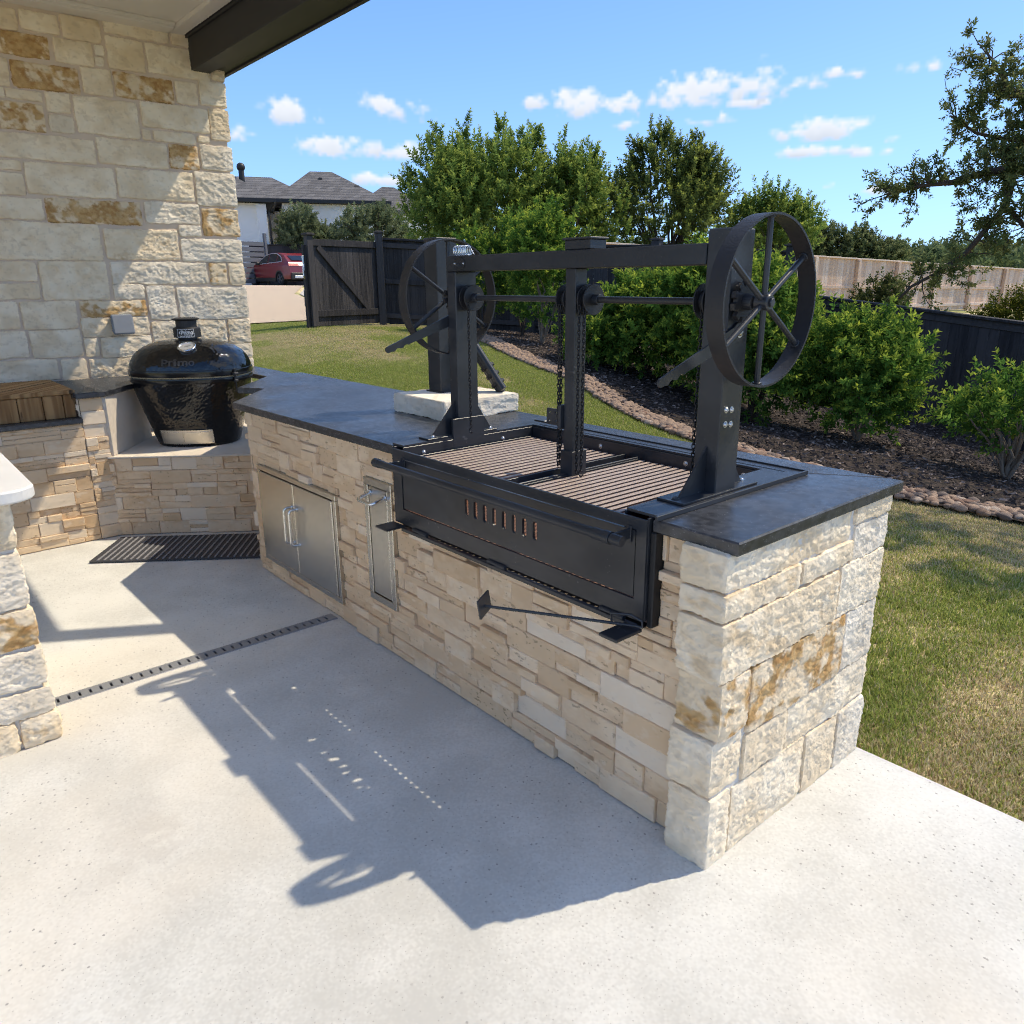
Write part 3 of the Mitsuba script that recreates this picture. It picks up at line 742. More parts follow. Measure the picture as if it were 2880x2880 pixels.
def ledger_face(parent, origin, X, N, width, z0, z1, holes=(), seed=1, white=.08, back='m_greymortar', course=.080, top_fn=None):
    """A stacked-stone face: pieces of uneven height, length and depth, each a part; X runs along the face, N points out of it."""
    r = np.random.default_rng(seed)
    X = np.r_[X, 0.0]; N = np.r_[N, 0.0]; o = np.r_[origin, 0.0]
    nrow = max(1, round((z1 - z0) / course)); ch = (z1 - z0) / nrow
    for i in range(nrow):
        za = z0 + i * ch; x = -r.uniform(0, .15)
        while x < width - .004:
            w = r.choice([.11, .15, .18, .22, .27], p=[.16, .28, .27, .19, .10]) * r.uniform(.9, 1.12)
            a, b = max(x, 0), min(x + w, width)
            if width - b < .05: b = width
            x = max(x + w, b)
            if b - a < .012: continue
            u = r.uniform()
            if u < .46: rows = [(0, 1.0, 1)]
            elif u < .90: c_ = r.choice([.36, .5, .62]); rows = [(0, c_, r.choice([1, 2])), (c_, 1.0, r.choice([1, 2]))]
            else: rows = [(0, .34, r.choice([1, 2])), (.34, .67, 1), (.67, 1.0, r.choice([1, 2]))]
            for f0, f1, nn in rows:
                cuts = [a, b] if nn == 1 or b - a < .16 else [a, a + (b - a) * r.uniform(.32, .68), b]
                for c0, c1 in zip(cuts[:-1], cuts[1:]):
                    g = sbox(c0, za + f0 * ch, c1, za + f1 * ch)
                    for hx0, hz0, hx1, hz1 in holes: g = g.difference(sbox(hx0, hz0, hx1, hz1))
                    for q in getattr(g, 'geoms', [g]):
                        if q.is_empty or q.area < 2.5e-4: continue
                        if abs(q.area - q.envelope.area) > 1e-5:      # an L left beside an opening: cut into boxes
                            bx = q.bounds; qs = []
                            cutx = sorted({bx[0], bx[2]} | {h_ for h in holes for h_ in (h[0], h[2]) if bx[0] < h_ < bx[2]})
                            for s0, s1 in zip(cutx[:-1], cutx[1:]):
                                t = q.intersection(sbox(s0, bx[1], s1, bx[3]))
                                qs += [t_ for t_ in getattr(t, 'geoms', [t]) if t_.area > 2e-4]
                        else: qs = [q]
                        for q_ in qs:
                            p0, p1, p2, p3 = q_.bounds
                            gp = .0012
                            m = ledger(p2 - p0 - gp, p3 - p1 - gp, r.choice([.004, .009, .013, .018, .024], p=[.22, .27, .25, .17, .09]), rng=r)
                            v, fc = frame(m, o + X * (p0 + gp / 2) + np.array([0, 0, p1 + gp / 2]), X, -N, (0, 0, 1))
                            part(parent, 'ledger_stone', (v, fc), 'm_travertine', uv=const_uv(m, r.uniform(), 1.0 if r.uniform() < white else r.uniform(0, .25)))


isl = thing('kitchen_island', 'long outdoor kitchen island clad in beige stacked stone with black granite countertop', 'kitchen island')
DOOR, NARROW = (-2.825, .095, -1.985, .612), (-1.722, .218, -1.515, .752)
HOLE = (-1.455, .622, -.205, .9)
# masonry body behind the stones, with the firebox opening left out
part(isl, 'masonry_core', join([cbox(LEFT0 - .02, -1.47, .003, .77, 0, ZC0, .001), cbox(-1.47, -.195, .003, .77, 0, .60, .001), cbox(-.195, -.04, .003, .77, 0, ZC0, .001), cbox(-1.469, -.196, .715, .769, .60, ZC0, .001)]), 'm_greymortar')
holes = [(h[0] - LEFT0, h[1], h[2] - LEFT0, h[3]) for h in (DOOR, NARROW, HOLE)]
ledger_face(isl, (LEFT0, .004), (1, 0), (0, -1), 2.93 - .105, .004, ZC0, holes, seed=3, white=.04)
# the island's left return, towards the corner nook
ret = NB - np.array([LEFT0, 0.0]); RL = np.linalg.norm(ret)
ledger_face(isl, NB - e_dir * 0, -ret / RL, np.array([-.6, -.8]), RL, .004, ZC0, seed=9)
# end pier: limestone blocks, corner blocks show on the front too
ENDS = [('A1', -.05, .55, .795, .882, 0, 1), ('A2', .575, .79, .835, .882, 0, 0), ('A3', .585, .79, .722, .822, .33, 0), ('B1', -.055, .285, .722, .782, .66, 1), ('B2', .30, .575, .728, .782, 0, 0),
        ('C1', -.06, .505, .560, .708, .66, 1), ('C2', .525, .785, .556, .712, 0, 0), ('D0', -.045, .075, .392, .548, .93, 1), ('D1', .092, .58, .362, .548, .975, 0), ('D2', .598, .785, .362, .545, .33, 0),
        ('E1', -.055, .07, .226, .378, 0, 1), ('E2', .09, .292, .218, .348, .66, 0), ('E3', .308, .785, .212, .348, 0, 0), ('F1', -.05, .036, .003, .210, 0, 1), ('F2', .052, .418, .003, .204, 0, 0), ('F3', .434, .612, .003, .198, 0, 0), ('F4', .628, .785, .003, .198, .33, 0)]
part(isl, 'pier_core', cbox(-.10, .0185, -.040, .785, 0, ZC0 - .001, .004), 'm_whitemortar')
for k, (nm, y0, y1, z0, z1, kd, cor) in enumerate(ENDS):
    # local front (-y) is the end face (+x); local x is world y
    dep = .135 if cor else .07
    m = rock(y1 - y0 + .006, dep, z1 - z0 + .006, .0044, .0125, k + 60, .005, 'front,left,right,top,bottom', sharp=1.15)
    v = m[0]; xo = .026 + R.uniform(-.005, .006)
    w = np.c_[xo - dep / 2 - v[:, 1], (y0 + y1) / 2 + v[:, 0], (z0 + z1) / 2 + v[:, 2]]
    part(isl, 'limestone_block', (w, m[1]), 'm_limestone', True, uv=const_uv(m, ((k * 29) % 61) / 61, kd))
# granite slabs
OV = .037
part(isl, 'granite_slab', slab([(-.215, -OV), (OV, -OV), (OV, .835), (-.005, .835), (-.215, .70)], ZC0, ZC1), 'm_granite')
part(isl, 'granite_slab', slab([(-1.457, .69), (-.2165, .701), (-.0065, .836), (-1.457, .836)], ZC0, ZC1), 'm_granite')
GL = [(-1.459, -OV), (-1.459, .836), (-4.02, .836), (-4.02, .61), (-3.53, .19), (-3.376, .286), (-2.968, -OV - .02)]
part(isl, 'granite_slab', slab(GL[::-1], ZC0, ZC1), 'm_granite')


def handle(p0, p1, out, r=.006, n=6):
    """A bow handle from p0 to p1 standing off along out."""
    p0, p1, out = (np.asarray(q, float) for q in (p0, p1, out)); d = (p1 - p0); L = np.linalg.norm(d); d /= L; ro = .018; h = np.linalg.norm(out); o = out / h
    pts = [p0, p0 + o * (h - ro)]
    for t in np.linspace(0, np.pi / 2, n)[1:]: pts.append(p0 + o * (h - ro + ro * math.sin(t)) + d * (ro - ro * math.cos(t)))
    for t in np.linspace(0, np.pi / 2, n): pts.append(p1 + o * (h - ro + ro * math.cos(t)) - d * (ro - ro * math.sin(t)))
    pts.append(p1)
    return join([tube(pts, r, 12), cyl(p0 - o * .001, p0 + o * .004, r * 1.9, 16), cyl(p1 - o * .001, p1 + o * .004, r * 1.9, 16)])


def door_frame(x0, z0, x1, z1, w, y0=-.022, y1=.02):
    return join([cbox(x0, x1, y0, y1, z1 - w, z1, .002), cbox(x0, x1, y0, y1, z0, z0 + w, .002), cbox(x0, x0 + w, y0, y1, z0 + w + .0002, z1 - w - .0002, .002), cbox(x1 - w, x1, y0, y1, z0 + w + .0002, z1 - w - .0002, .002)])


dd = part(isl, 'double_door', door_frame(*DOOR, .026), 'm_stainless', label='double stainless steel access door with two bow handles')
part(dd, 'recess', cbox(DOOR[0] + .02, DOOR[2] - .02, .005, .012, DOOR[1] + .02, DOOR[3] - .02, .001), 'm_stainless')
mid = (DOOR[0] + DOOR[2]) / 2
part(dd, 'door_panel', cbox(DOOR[0] + .030, mid - .0015, -.026, 0, DOOR[1] + .030, DOOR[3] - .030, .003), 'm_stainless')
part(dd, 'door_panel', cbox(mid + .0015, DOOR[2] - .030, -.026, 0, DOOR[1] + .030, DOOR[3] - .030, .003), 'm_stainless')
for x in (mid - .028, mid + .028): part(dd, 'handle', handle((x, -.026, .285), (x, -.026, .465), (0, -.042, 0), .0062), 'm_chrome', 50)
nd = part(isl, 'narrow_door', door_frame(*NARROW, .03), 'm_stainless', label='tall narrow stainless steel door with a horizontal bow handle')
part(nd, 'recess', cbox(NARROW[0] + .02, NARROW[2] - .02, .005, .012, NARROW[1] + .02, NARROW[3] - .02, .001), 'm_stainless')
part(nd, 'door_panel', cbox(NARROW[0] + .034, NARROW[2] - .034, -.019, 0, NARROW[1] + .034, NARROW[3] - .034, .003), 'm_stainless')
part(nd, 'handle', handle((-1.675, -.019, .692), (-1.562, -.019, .692), (0, -.062, -.018), .0075), 'm_chrome', 50)

# ---- corner nook that carries the egg-shaped grill
nk = thing('grill_nook', 'stacked-stone corner nook with a plastered ledge under the black egg-shaped grill', 'grill nook')
LZ = .505
back = [NA, NB, np.array([-3.30, .80]), np.array([HW - .02, .80]), np.array([HW - .02, -.36]), np.array([-4.10, -.385])]
part(nk, 'base_core', slab([tuple(q) for q in [NA - n_dir * .004, NB - n_dir * .004] + back[2:]], 0, LZ - .012, .001), 'm_greymortar')
part(nk, 'ledge', slab([tuple(q) for q in [NA + n_dir * .028, NB + n_dir * .028] + back[2:]], LZ - .012, LZ, .002), 'm_plaster')
ledger_face(nk, NA, e_dir, n_dir, 1.07, .004, LZ - .012, seed=21, white=.12)
# plastered left cheek, from the face back to the house wall
ck0 = NA + e_dir * .03 + n_dir * .0; ck1 = ck0 - n_dir * .62
part(nk, 'cheek_wall', slab([tuple(ck0), tuple(ck1), tuple(ck1 - e_dir * .09), tuple(ck0 - e_dir * .09)], LZ + .0005, .868, .002), 'm_plaster')
part(nk, 'back_wall', slab([(HW + .03, -.25), (HW + .03, .80), (HW + .001, .80), (HW + .001, -.25)], LZ + .0005, .868, .002), 'm_plaster')
GK = [(-4.045, -.565), (-4.045, -.41), (-4.30, -.19), (-4.44, -.10), (-4.60, .05), (-4.66, .30), (-4.60, .50), (-4.35, .62), (-4.022, .62), (-4.022, .836), (HW + .031, .836), (HW + .031, -.565)]
part(nk, 'granite_slab', slab(GK, .870, .903), 'm_granite')

# ---- side counter along the house wall
sc = thing('side_counter', 'low stacked-stone side counter with a black granite sill at the left', 'counter')
part(sc, 'masonry_core', join([cbox(HW + .001, -4.086, -3.0, -.5455, 0, .724, .002), cbox(HW + .001, -4.086, -.545, -.43, 0, .868, .002)]), 'm_greymortar')
ledger_face(sc, (-4.086, -2.0), (0, 1), (1, 0), 1.452, .004, .724, seed=31, white=.22)
ledger_face(sc, (-4.086, -.546), (0, 1), (1, 0), .125, .004, .868, seed=33, white=.4)
part(sc, 'granite_sill', slab([(-4.05, -3.0), (-4.05, -.547), (HW + .031, -.547), (HW + .031, -3.0)], .727, .757), 'm_granite')
ledger_face(sc, (-4.09, -.548), (-1, 0), (0, -1), .09, .76, .868, seed=35, white=.6)
wb = thing('timber_cover', 'weathered timber box cover standing on the black granite sill', 'wooden cover')
ys = np.array([-.553, -.62, -.725, -.85, -.985, -1.12, -1.26, -1.55])
for k in range(7):
    m = cbox(-4.15, -4.118, ys[k + 1] + .0025, ys[k] - .0015, .758, .893, .004)
    part(wb, 'front_board', m, 'm_wood', uv=const_uv(m, k * .137 + .03, 1.0))
m = cbox(HW + .04, -4.112, -1.55, -.551, .894, .918, .004); part(wb, 'top_board', m, 'm_wood', uv=const_uv(m, .77, 1.0))
m = cbox(HW + .05, -4.151, -.58, -.554, .758, .893, .003); part(wb, 'side_board', m, 'm_wood', uv=const_uv(m, .41, 1.0))

# ---- stone pier with pale counter at the left edge of the picture
sp = thing('stone_pier', 'limestone pier topped by a pale rounded countertop at the left edge', 'stone pier')
part(sp, 'core', cbox(-2.6, -1.822, -3.0, -1.232, 0, .868, .003), 'm_whitemortar')
for k, (y0, y1, z0, z1, kd) in enumerate([(-1.60, -1.225, .70, .866, 0), (-1.95, -1.62, .70, .866, .33), (-1.75, -1.222, .505, .685, .33), (-1.56, -1.218, .36, .49, 1.0), (-1.9, -1.58, .36, .49, 0), (-1.66, -1.214, .215, .345, .33), (-1.9, -1.68, .2, .345, .33),
                                          (-1.45, -1.21, .115, .205, .33), (-1.8, -1.47, .115, .205, 0), (-1.318, -1.206, .003, .105, .66), (-1.55, -1.332, .003, .105, 0), (-1.9, -1.565, .003, .105, .33)]):
    m = rock(y1 - y0, .12, z1 - z0, .0065, .0165, k + 120, .009, 'front,left,right,top,bottom')
    v = m[0]
    part(sp, 'limestone_block', (np.c_[-1.808 - .06 - v[:, 1], (y0 + y1) / 2 + v[:, 0], (z0 + z1) / 2 + v[:, 2]], m[1]), 'm_limestone', True, uv=const_uv(m, (k * 17 % 23) / 23, kd))
lp = [(-2.7, -3.0), (-1.69, -3.0)] + [tuple(q[:2]) for q in arc((-1.775, -1.24, 0), .085, 0, 90, 10, 'xy')] + [(-2.7, -1.155)]
part(sp, 'countertop', slab(lp, .872, .912, .006), 'm_paletop')

# ---- floor mat
fm = thing('floor_mat', 'dark rubber floor mat with pale diagonal ribs in front of the nook', 'mat')
MA, MB_, MC, MD = np.array([-3.649, -.718]), np.array([-4.06, -.445]), np.array([-3.50, .345]), np.array([-2.99, .03])
u_ = np.array([-3.03, .12]) - np.array([-3.649, -.718]); ML = np.linalg.norm(u_); u_ /= ML; w_ = np.array([-u_[1], u_[0]])
mat = Polygon([tuple(MA), tuple(MA + u_ * ML), tuple(MA + u_ * ML + w_ * .44), tuple(MA + w_ * .44)]).buffer(-.012).buffer(.012)
kit = Polygon([(LEFT0, -.03), (LEFT0 - .03, 0), tuple(NB + n_dir * .03), tuple(NA + n_dir * .03), (-4.04, -.5), (-4.04, -1), (-2, -1)])
mat = mat.intersection(kit)
part(fm, 'base_sheet', extrude(mat, .004, .012), 'm_mat')
dgl = -n_dir; pn = np.array([dgl[1], -dgl[0]])
for s_ in np.arange(-1.0, 1.2, .036):
    c0 = MA + pn * s_
    ln = LineString([tuple(c0 - dgl * 1.5), tuple(c0 + dgl * 1.5)]).buffer(.0045, cap_style=2).intersection(mat.buffer(-.012))
    for q in getattr(ln, 'geoms', [ln]):
        if not q.is_empty and q.area > 3e-4: part(fm, 'rib', extrude(q, .0122, .0165), 'm_matrib')

# ---- black ceramic egg-shaped grill
kg = thing('ceramic_grill', 'glossy black oval ceramic egg grill sitting in the stone nook', 'grill')
KC = np.array([-4.185, .155]); KA, KB = .375, .30


def ksurf(s, z, th):
    """Point at radius factor s and height z; th is the angle from the front direction."""
    c, q = np.cos(th), np.sin(th)
    pw = 2 / 2.35
    cx, sx = np.sign(c) * np.abs(c) ** pw, np.sign(q) * np.abs(q) ** pw
    x = s * KB * cx; y = s * KA * sx
    return np.stack([KC[0] + n_dir[0] * x + e_dir[0] * y, KC[1] + n_dir[1] * x + e_dir[1] * y, z + 0 * x], -1)


def kring(prof, sides=96):
    th = np.linspace(0, 2 * np.pi, sides, endpoint=False); pr_ = np.asarray(prof, float)
    v = np.vstack([ksurf(s, z, th) for s, z in pr_]); f = []
    for i in range(len(pr_) - 1):
        for j in range(sides):
            k = (j + 1) % sides
            f += [[i * sides + j, i * sides + k, (i + 1) * sides + k], [i * sides + j, (i + 1) * sides + k, (i + 1) * sides + j]]
    return v, np.array(f)


def smoothprof(p, n=40):
    from scipy.interpolate import PchipInterpolator
    p = np.asarray(p, float); t = np.r_[0, np.cumsum(np.linalg.norm(np.diff(p, axis=0), axis=1))]
    q = np.linspace(0, t[-1], n)
    return np.c_[PchipInterpolator(t, p[:, 0])(q), PchipInterpolator(t, p[:, 1])(q)]


def dimpled(m, amp=.0026):
    v, f = m; c = np.r_[KC, .9]; n_ = v - c; n_[:, 2] *= .6; n_ /= np.linalg.norm(n_, axis=1, keepdims=True)
    d = meshkit.noise(v * 88, 3) + .5 * meshkit.noise(v * 140, 8) + .9 * meshkit.noise(v * 26, 12)
    return v + n_ * (amp * (d - 1.2))[:, None], f


BASEP = smoothprof([(.60, LZ + .001), (.655, LZ + .004), (.685, .53), (.74, .60), (.82, .70), (.895, .80), (.95, .89), (.962, .925)], 90)
LIDP = smoothprof([(.985, .995), (.975, 1.015), (.93, 1.055), (.85, 1.095), (.72, 1.13), (.55, 1.155), (.36, 1.168), (.16, 1.172), (.03, 1.173)], 90)
part(kg, 'base', dimpled(kring(BASEP, 380)), 'm_kamado', True)
part(kg, 'lid', dimpled(kring(LIDP, 380)), 'm_kamado', True)
part(kg, 'base_band', kring([(.955, .918), (.985, .918), (.992, .922), (.992, .944), (.985, .948), (.95, .948)]), 'm_kamado_smooth', 30)
part(kg, 'gasket', kring([(.95, .947), (.968, .949), (.968, .957), (.95, .959)]), 'm_gasket', 30)
part(kg, 'lid_band', kring([(.95, .958), (.995, .958), (1.0, .962), (1.0, .992), (.992, .997), (.965, .999)]), 'm_kamado_smooth', 30)


def on_lid(u, w, th0, w0, d):
    """Lettering coordinates (metres along the rim, up the slope) laid on the lid; d = height above it."""
    t = np.r_[0, np.cumsum(np.linalg.norm(np.diff(LIDP * [KB, 1], axis=0), axis=1))]
    s = np.interp(w0 + w, t, LIDP[:, 0]); z = np.interp(w0 + w, t, LIDP[:, 1])
    p = ksurf(s, z, th0 + u / (s * .35)); c = np.array([KC[0], KC[1], .93])
    nn = (p - c) / np.linalg.norm(p - c, axis=1, keepdims=True)
    return p + nn * d[:, None]


tx = meshkit.text_mesh('Primo', .038, .006, True); tx = tx.subdivide_to_size(.012)
v = np.array(tx.vertices); wd = v[:, 0].max()
part(kg, 'lettering', (on_lid(v[:, 0] * 1.04 - wd * .52, v[:, 1], .03, .034, v[:, 2] * 1.3 - .001), np.array(tx.faces)), 'm_lettering')
# chimney cap
cz = 1.168
part(kg, 'chimney_collar', mv(lathe([(.052, cz), (.058, cz + .002), (.058, cz + .012), (.082, cz + .016), (.082, cz + .072), (.075, cz + .078), (.05, cz + .078)], 40), (KC[0], KC[1], 0)), 'm_blackpaint', 30)
cap = thing_cap = part(kg, 'chimney_cap', mv(lathe([(.062, cz + .076), (.063, cz + .118), (.07, cz + .121), (.082, cz + .126), (.083, cz + .131), (.06, cz + .137), (.0, cz + .139)], 40), (KC[0], KC[1], 0)), 'm_blackpaint', 30)
part(kg, 'vent_fin', join([bar((KC[0] + .05 * math.cos(t), KC[1] + .05 * math.sin(t), cz + .097), (KC[0] + .062 * math.cos(t), KC[1] + .062 * math.sin(t), cz + .097), .006, .044, .001) for t in np.arange(0, 6.28, .7)]), 'm_blackpaint')
LK = np.array([.955, -.297]); LS = np.array([.297, .955])


def on_collar(v, off=0):
    a = v[:, 0] / .0828 - .14; r = .0828 + v[:, 2]
    return np.c_[KC[0] + r * (LK[0] * np.cos(a) + LS[0] * np.sin(a)), KC[1] + r * (LK[1] * np.cos(a) + LS[1] * np.sin(a)), v[:, 1]]


def strip(x0, x1, y0, y1, z0, z1):
    m = trimesh.creation.box(extents=(x1 - x0, y1 - y0, z1 - z0)).subdivide_to_size(.012)
    return np.array(m.vertices) + [(x0 + x1) / 2, (y0 + y1) / 2, (z0 + z1) / 2], np.array(m.faces)


zt = cz + .044
ms = [strip(-.052, .052, zt + .0235, zt + .0255, 0, .0012), strip(-.052, .052, zt - .0255, zt - .0235, 0, .0012), strip(-.052, -.050, zt - .023, zt + .023, 0, .0012), strip(.050, .052, zt - .023, zt + .023, 0, .0012)]
part(kg, 'name_plate', (on_collar(join(ms)[0]), join(ms)[1]), 'm_whitepaint')
tx = meshkit.text_mesh('Primo', .021, .0012, True).subdivide_to_size(.006); v = np.array(tx.vertices); w2 = v[:, 0].max()
sc_ = .074 / w2; v = v * [sc_, 1.15, 1] + [-.029, zt - .008, .0002]
flame = extrude(Polygon([(-.0385, -.006), (-.0335, -.006), (-.0315, 0), (-.034, .006), (-.0365, .014), (-.0385, .008), (-.041, .002)]), .0002, .0014)
fl = (flame[0] * [1, 1, 1] + [0, zt, 0], flame[1])
small = strip(-.037, .037, zt - .0195, zt - .0155, .0002, .0012)
part(kg, 'plate_lettering', (on_collar(join([(v, np.array(tx.faces)), fl, small])[0]), join([(v, np.array(tx.faces)), fl, small])[1]), 'm_whitepaint')
# thermometer
t0 = on_lid(np.array([.0]), np.array([0.0]), .16, .165, np.array([0.0]))[0]; nn = np.array([n_dir[0] * .45, n_dir[1] * .45, .9]); nn /= np.linalg.norm(nn)
ax = np.cross([0, 0, 1], nn); ax /= np.linalg.norm(ax); ay = np.cross(nn, ax)
part(kg, 'thermometer_ring', frame(lathe([(.048, -.01), (.055, .0), (.055, .010), (.051, .014), (.046, .014), (.045, .010)], 36), t0, ax, ay, nn), 'm_chrome', 40)
part(kg, 'thermometer_face', frame(lathe([(.0455, .009), (.0, .0095)], 36), t0, ax, ay, nn), 'm_silver', 40)
part(kg, 'thermometer_needle', frame(bar((-.012, -.006, .011), (.024, .012, .011), .003, .001, .0004), t0, ax, ay, nn), 'm_blackpaint')
# draft door plate, curved to the base
def on_base(u, z, d):
    s = np.interp(z, BASEP[:, 1], BASEP[:, 0]); p = ksurf(s, z, u / (s * .36) - .06)
    nn = p - np.r_[KC, .75]; nn[:, 2] *= .4; nn /= np.linalg.norm(nn, axis=1, keepdims=True)
    return p + nn * d[:, None]


def curved(x0, x1, y0, y1, d0, d1):
    v, f = strip(x0, x1, y0, y1, d0, d1); return on_base(v[:, 0], v[:, 1], v[:, 2]), f


part(kg, 'draft_plate', curved(-.145, .145, .532, .622, .004, .010), 'm_brushed', 30)
part(kg, 'draft_door', join([curved(-.118, -.002, .545, .610, .0102, .013), curved(.002, .118, .545, .610, .0102, .013)]), 'm_brushed', 30)
part(kg, 'draft_screw', join([curved(x - .004, x + .004, z - .004, z + .004, .0104, .014) for x in (-.135, .135) for z in (.54, .613)]), 'm_zinc')
# hinge and latch at the right
h0 = ksurf(np.array([1.0]), np.array([.955]), np.array([.95]))[0]; ho = h0 - np.r_[KC, .955]; ho /= np.linalg.norm(ho); hs = np.array([-ho[1], ho[0], 0])
part(kg, 'lid_latch', join([bar(h0 + ho * .006 + np.array([0, 0, -.045]), h0 + ho * .012 + np.array([0, 0, .045]), .012, .01, .002, up=ho), cyl(h0 + ho * .014 - hs * .016 + np.array([0, 0, .012]), h0 + ho * .014 + hs * .016 + np.array([0, 0, .012]), .011, 14),
                            cyl(h0 + ho * .014 - hs * .012 - np.array([0, 0, .03]), h0 + ho * .014 + hs * .012 - np.array([0, 0, .03]), .009, 14), tube([h0 + ho * .014 - np.array([0, 0, .04]), h0 + ho * .012 - np.array([0, 0, .075]), h0 + ho * .002 - np.array([0, 0, .10])], .004, 8)]), 'm_blackpaint', 40)

# ================================================================ WOOD-FIRED GRILL
gr = thing('lifting_grill', 'black steel wood-fired grill with two spoked hand wheels set into the island', 'grill')
GX0, GX1 = -1.4406, -.2246


def xz_plate(poly, y0, y1):
    """A plate cut in the x-z plane, from y0 to y1."""
    v, f = extrude(poly, 0, y1 - y0); return np.c_[v[:, 0], y0 + v[:, 2], v[:, 1]], f[:, ::-1]


def yz_plate(poly, x0, x1):
    v, f = extrude(poly, 0, x1 - x0); return np.c_[x0 + v[:, 2], v[:, 0], v[:, 1]], f


slots = unary_union([LineString([(x, .763), (x, .803)]).buffer(.0100) for x in np.linspace(-.992, -.653, 8)])
outer = sbox(GX0, .632, GX1, .916); inset = sbox(GX0 + .058, .690, GX1 - .034, .885)
part(gr, 'front_panel', xz_plate(outer.difference(inset), -.050, -.043), 'm_steel')
part(gr, 'front_door', xz_plate(inset.buffer(-.0045, join_style=2).difference(slots), -.0475, -.038), 'm_steel', label='front door plate with eight rounded vent slots')
part(gr, 'side_panel', join([cbox(GX0, GX0 + .006, -.0428, .70, .632, .921, .001)]), 'm_steel')
part(gr, 'side_panel', join([cbox(GX1 - .006, GX1, -.0428, .70, .632, .921, .001)]), 'm_steel')
part(gr, 'back_panel', join([cbox(GX0 + .007, GX1 - .007, .655, .661, .632, .921, .001)]), 'm_steel')
part(gr, 'bottom_panel', extrude(sbox(GX0 + .007, -.0425, GX1 - .007, .654).difference(unary_union([Point(x, -.029).buffer(.0068) for x in [x0 + k * p_ - .078 for x0, p_ in ((-1.375, .503 / 15), (-.792, .458 / 15)) for k in range(16)] if -1.20 < x < -.255])), .610, .613), 'm_soot')
part(gr, 'fire_brick_liner', join([cbox(GX0 + .0065, GX0 + .03, -.02, .64, .637, .868, .002), cbox(GX1 - .03, GX1 - .0065, -.02, .64, .637, .868, .002), cbox(GX0 + .031, GX1 - .031,   .617, .654, .637, .85, .002)]), 'm_firebrick')
part(gr, 'fire_brick_floor', cbox(GX0 + .012, GX1 - .012, -.014, .64, .6145, .636, .002), 'm_ashfloor')
# top flange, set on the granite edge
fl_out = sbox(-1.468, -.058, -.194, .686); fl_in = sbox(-1.395, -.12, -.312, .618)
part(gr, 'top_flange', extrude(sbox(-1.468, -.028, -.194, .686).difference(fl_in).difference(sbox(-1.38, .636, -.245, .644)), .9215, .929), 'm_steel')
part(gr, 'flange_lip', join([cbox(-.2005, -.1935, -.05, .69, .9205, .934, .001), cbox(-1.46, -.2007, .684, .691, .9205, .934, .001)]), 'm_steel')
part(gr, 'frame_rail', cbox(-1.399, -1.393, -.03, .612, .862, .9208, .001), 'm_steel')
part(gr, 'frame_rail', cbox(-.318, -.312, -.03, .612, .862, .9208, .001), 'm_steel')
part(gr, 'frame_rail', cbox(-1.392, -.319, .611, .617, .862, .9208, .001), 'm_steel')
# V-channel grates
vprof = Polygon([(-.0085, .002), (-.0075, .003), (.0075, .003), (.0085, .002), (.006, -.0035), (-.006, -.0035)])


def vbar(x, y0, y1, z):
    v, f = extrude(vprof, 0, y1 - y0); return np.c_[x + v[:, 0], y0 + v[:, 2], z + v[:, 1]], f[:, ::-1]


for x0, x1 in ((-1.375, -.872), (-.792, -.334)):
    g = part(gr, 'grate', join([cbox(x0 - .006, x0 - .001, -.005, .602, .862, .886, .001), cbox(x1 + .001, x1 + .006, -.005, .602, .862, .886, .001), cbox(x0 - .0009, x1 + .0009, .03, .036, .855, .8665, .001), cbox(x0 - .0009, x1 + .0009, .55, .556, .855, .8665, .001)]), 'm_steel')
    n = 15
    for k in range(n):
        part(g, 'bar', vbar(x0 + (k + .5) * (x1 - x0) / n, 0, .596, .8785), 'm_grate')
part(gr, 'lift_crossbar', join([cbox(-.862, -.802, .20, .32, .862, .872, .001), cbox(-.866, -.86, -.004, .601, .86, .892, .001), cbox(-.804, -.798, -.004, .601, .86, .892, .001)]), 'm_steel')
# posts
PY0, PY1 = .238, .336
pl = part(gr, 'post', cbox(-1.457, -1.405, PY0, PY1, .875, 1.5425, .003), 'm_steel')
part(pl, 'foot', join([cbox(-1.404, -1.392, .20, .352, .862, 1.0, .001)]), 'm_steel')
prr = part(gr, 'post', cbox(-.301, -.224, PY0, PY1, .929, 1.632, .003), 'm_steel')
pm = part(gr, 'post', cbox(-.828, -.783, .240, .292, .872, 1.5425, .002), 'm_steel')
part(pm, 'foot', join([cbox(-.833, -.778, .232, .30, .8725, .965, .001)]), 'm_steel')
part(gr, 'crossbeam', cbox(-1.457, -.3015, .235, .336, 1.543, 1.597, .002), 'm_steel')
part(gr, 'cap_box', join([cbox(-.832, -.722, .238, .310, 1.598, 1.626, .002), cbox(-.838, -.716, .232, .316, 1.6262, 1.633, .002)]), 'm_steel')
for (x, pp) in ((-.262, prr), (-1.431, pl)):
    zb = .9295
    for yy_, sg in ((PY0, -1), (PY1, 1)):
        tri = Polygon([(yy_ + sg * .0005, zb + .001), (yy_ + sg * (.12 if sg < 0 else .085), zb + .001), (yy_ + sg * .11, zb + .012), (yy_ + sg * .0005, zb + .135)]) if sg < 0 else Polygon([(yy_ + .0005, zb + .001), (yy_ + .085, zb + .001), (yy_ + .0005, zb + .125)])
        part(pp, 'gusset', yz_plate(tri, x - .003, x + .003), 'm_steel')
    part(pp, 'base_plate', cbox(x - .045, x + .045, PY0 - .15, PY1 + .105, zb, zb + .0065, .001) if x > -1 else cbox(x - .036, x + .030, PY0 - .15, PY1 + .09, zb, zb + .0065, .001), 'm_steel')


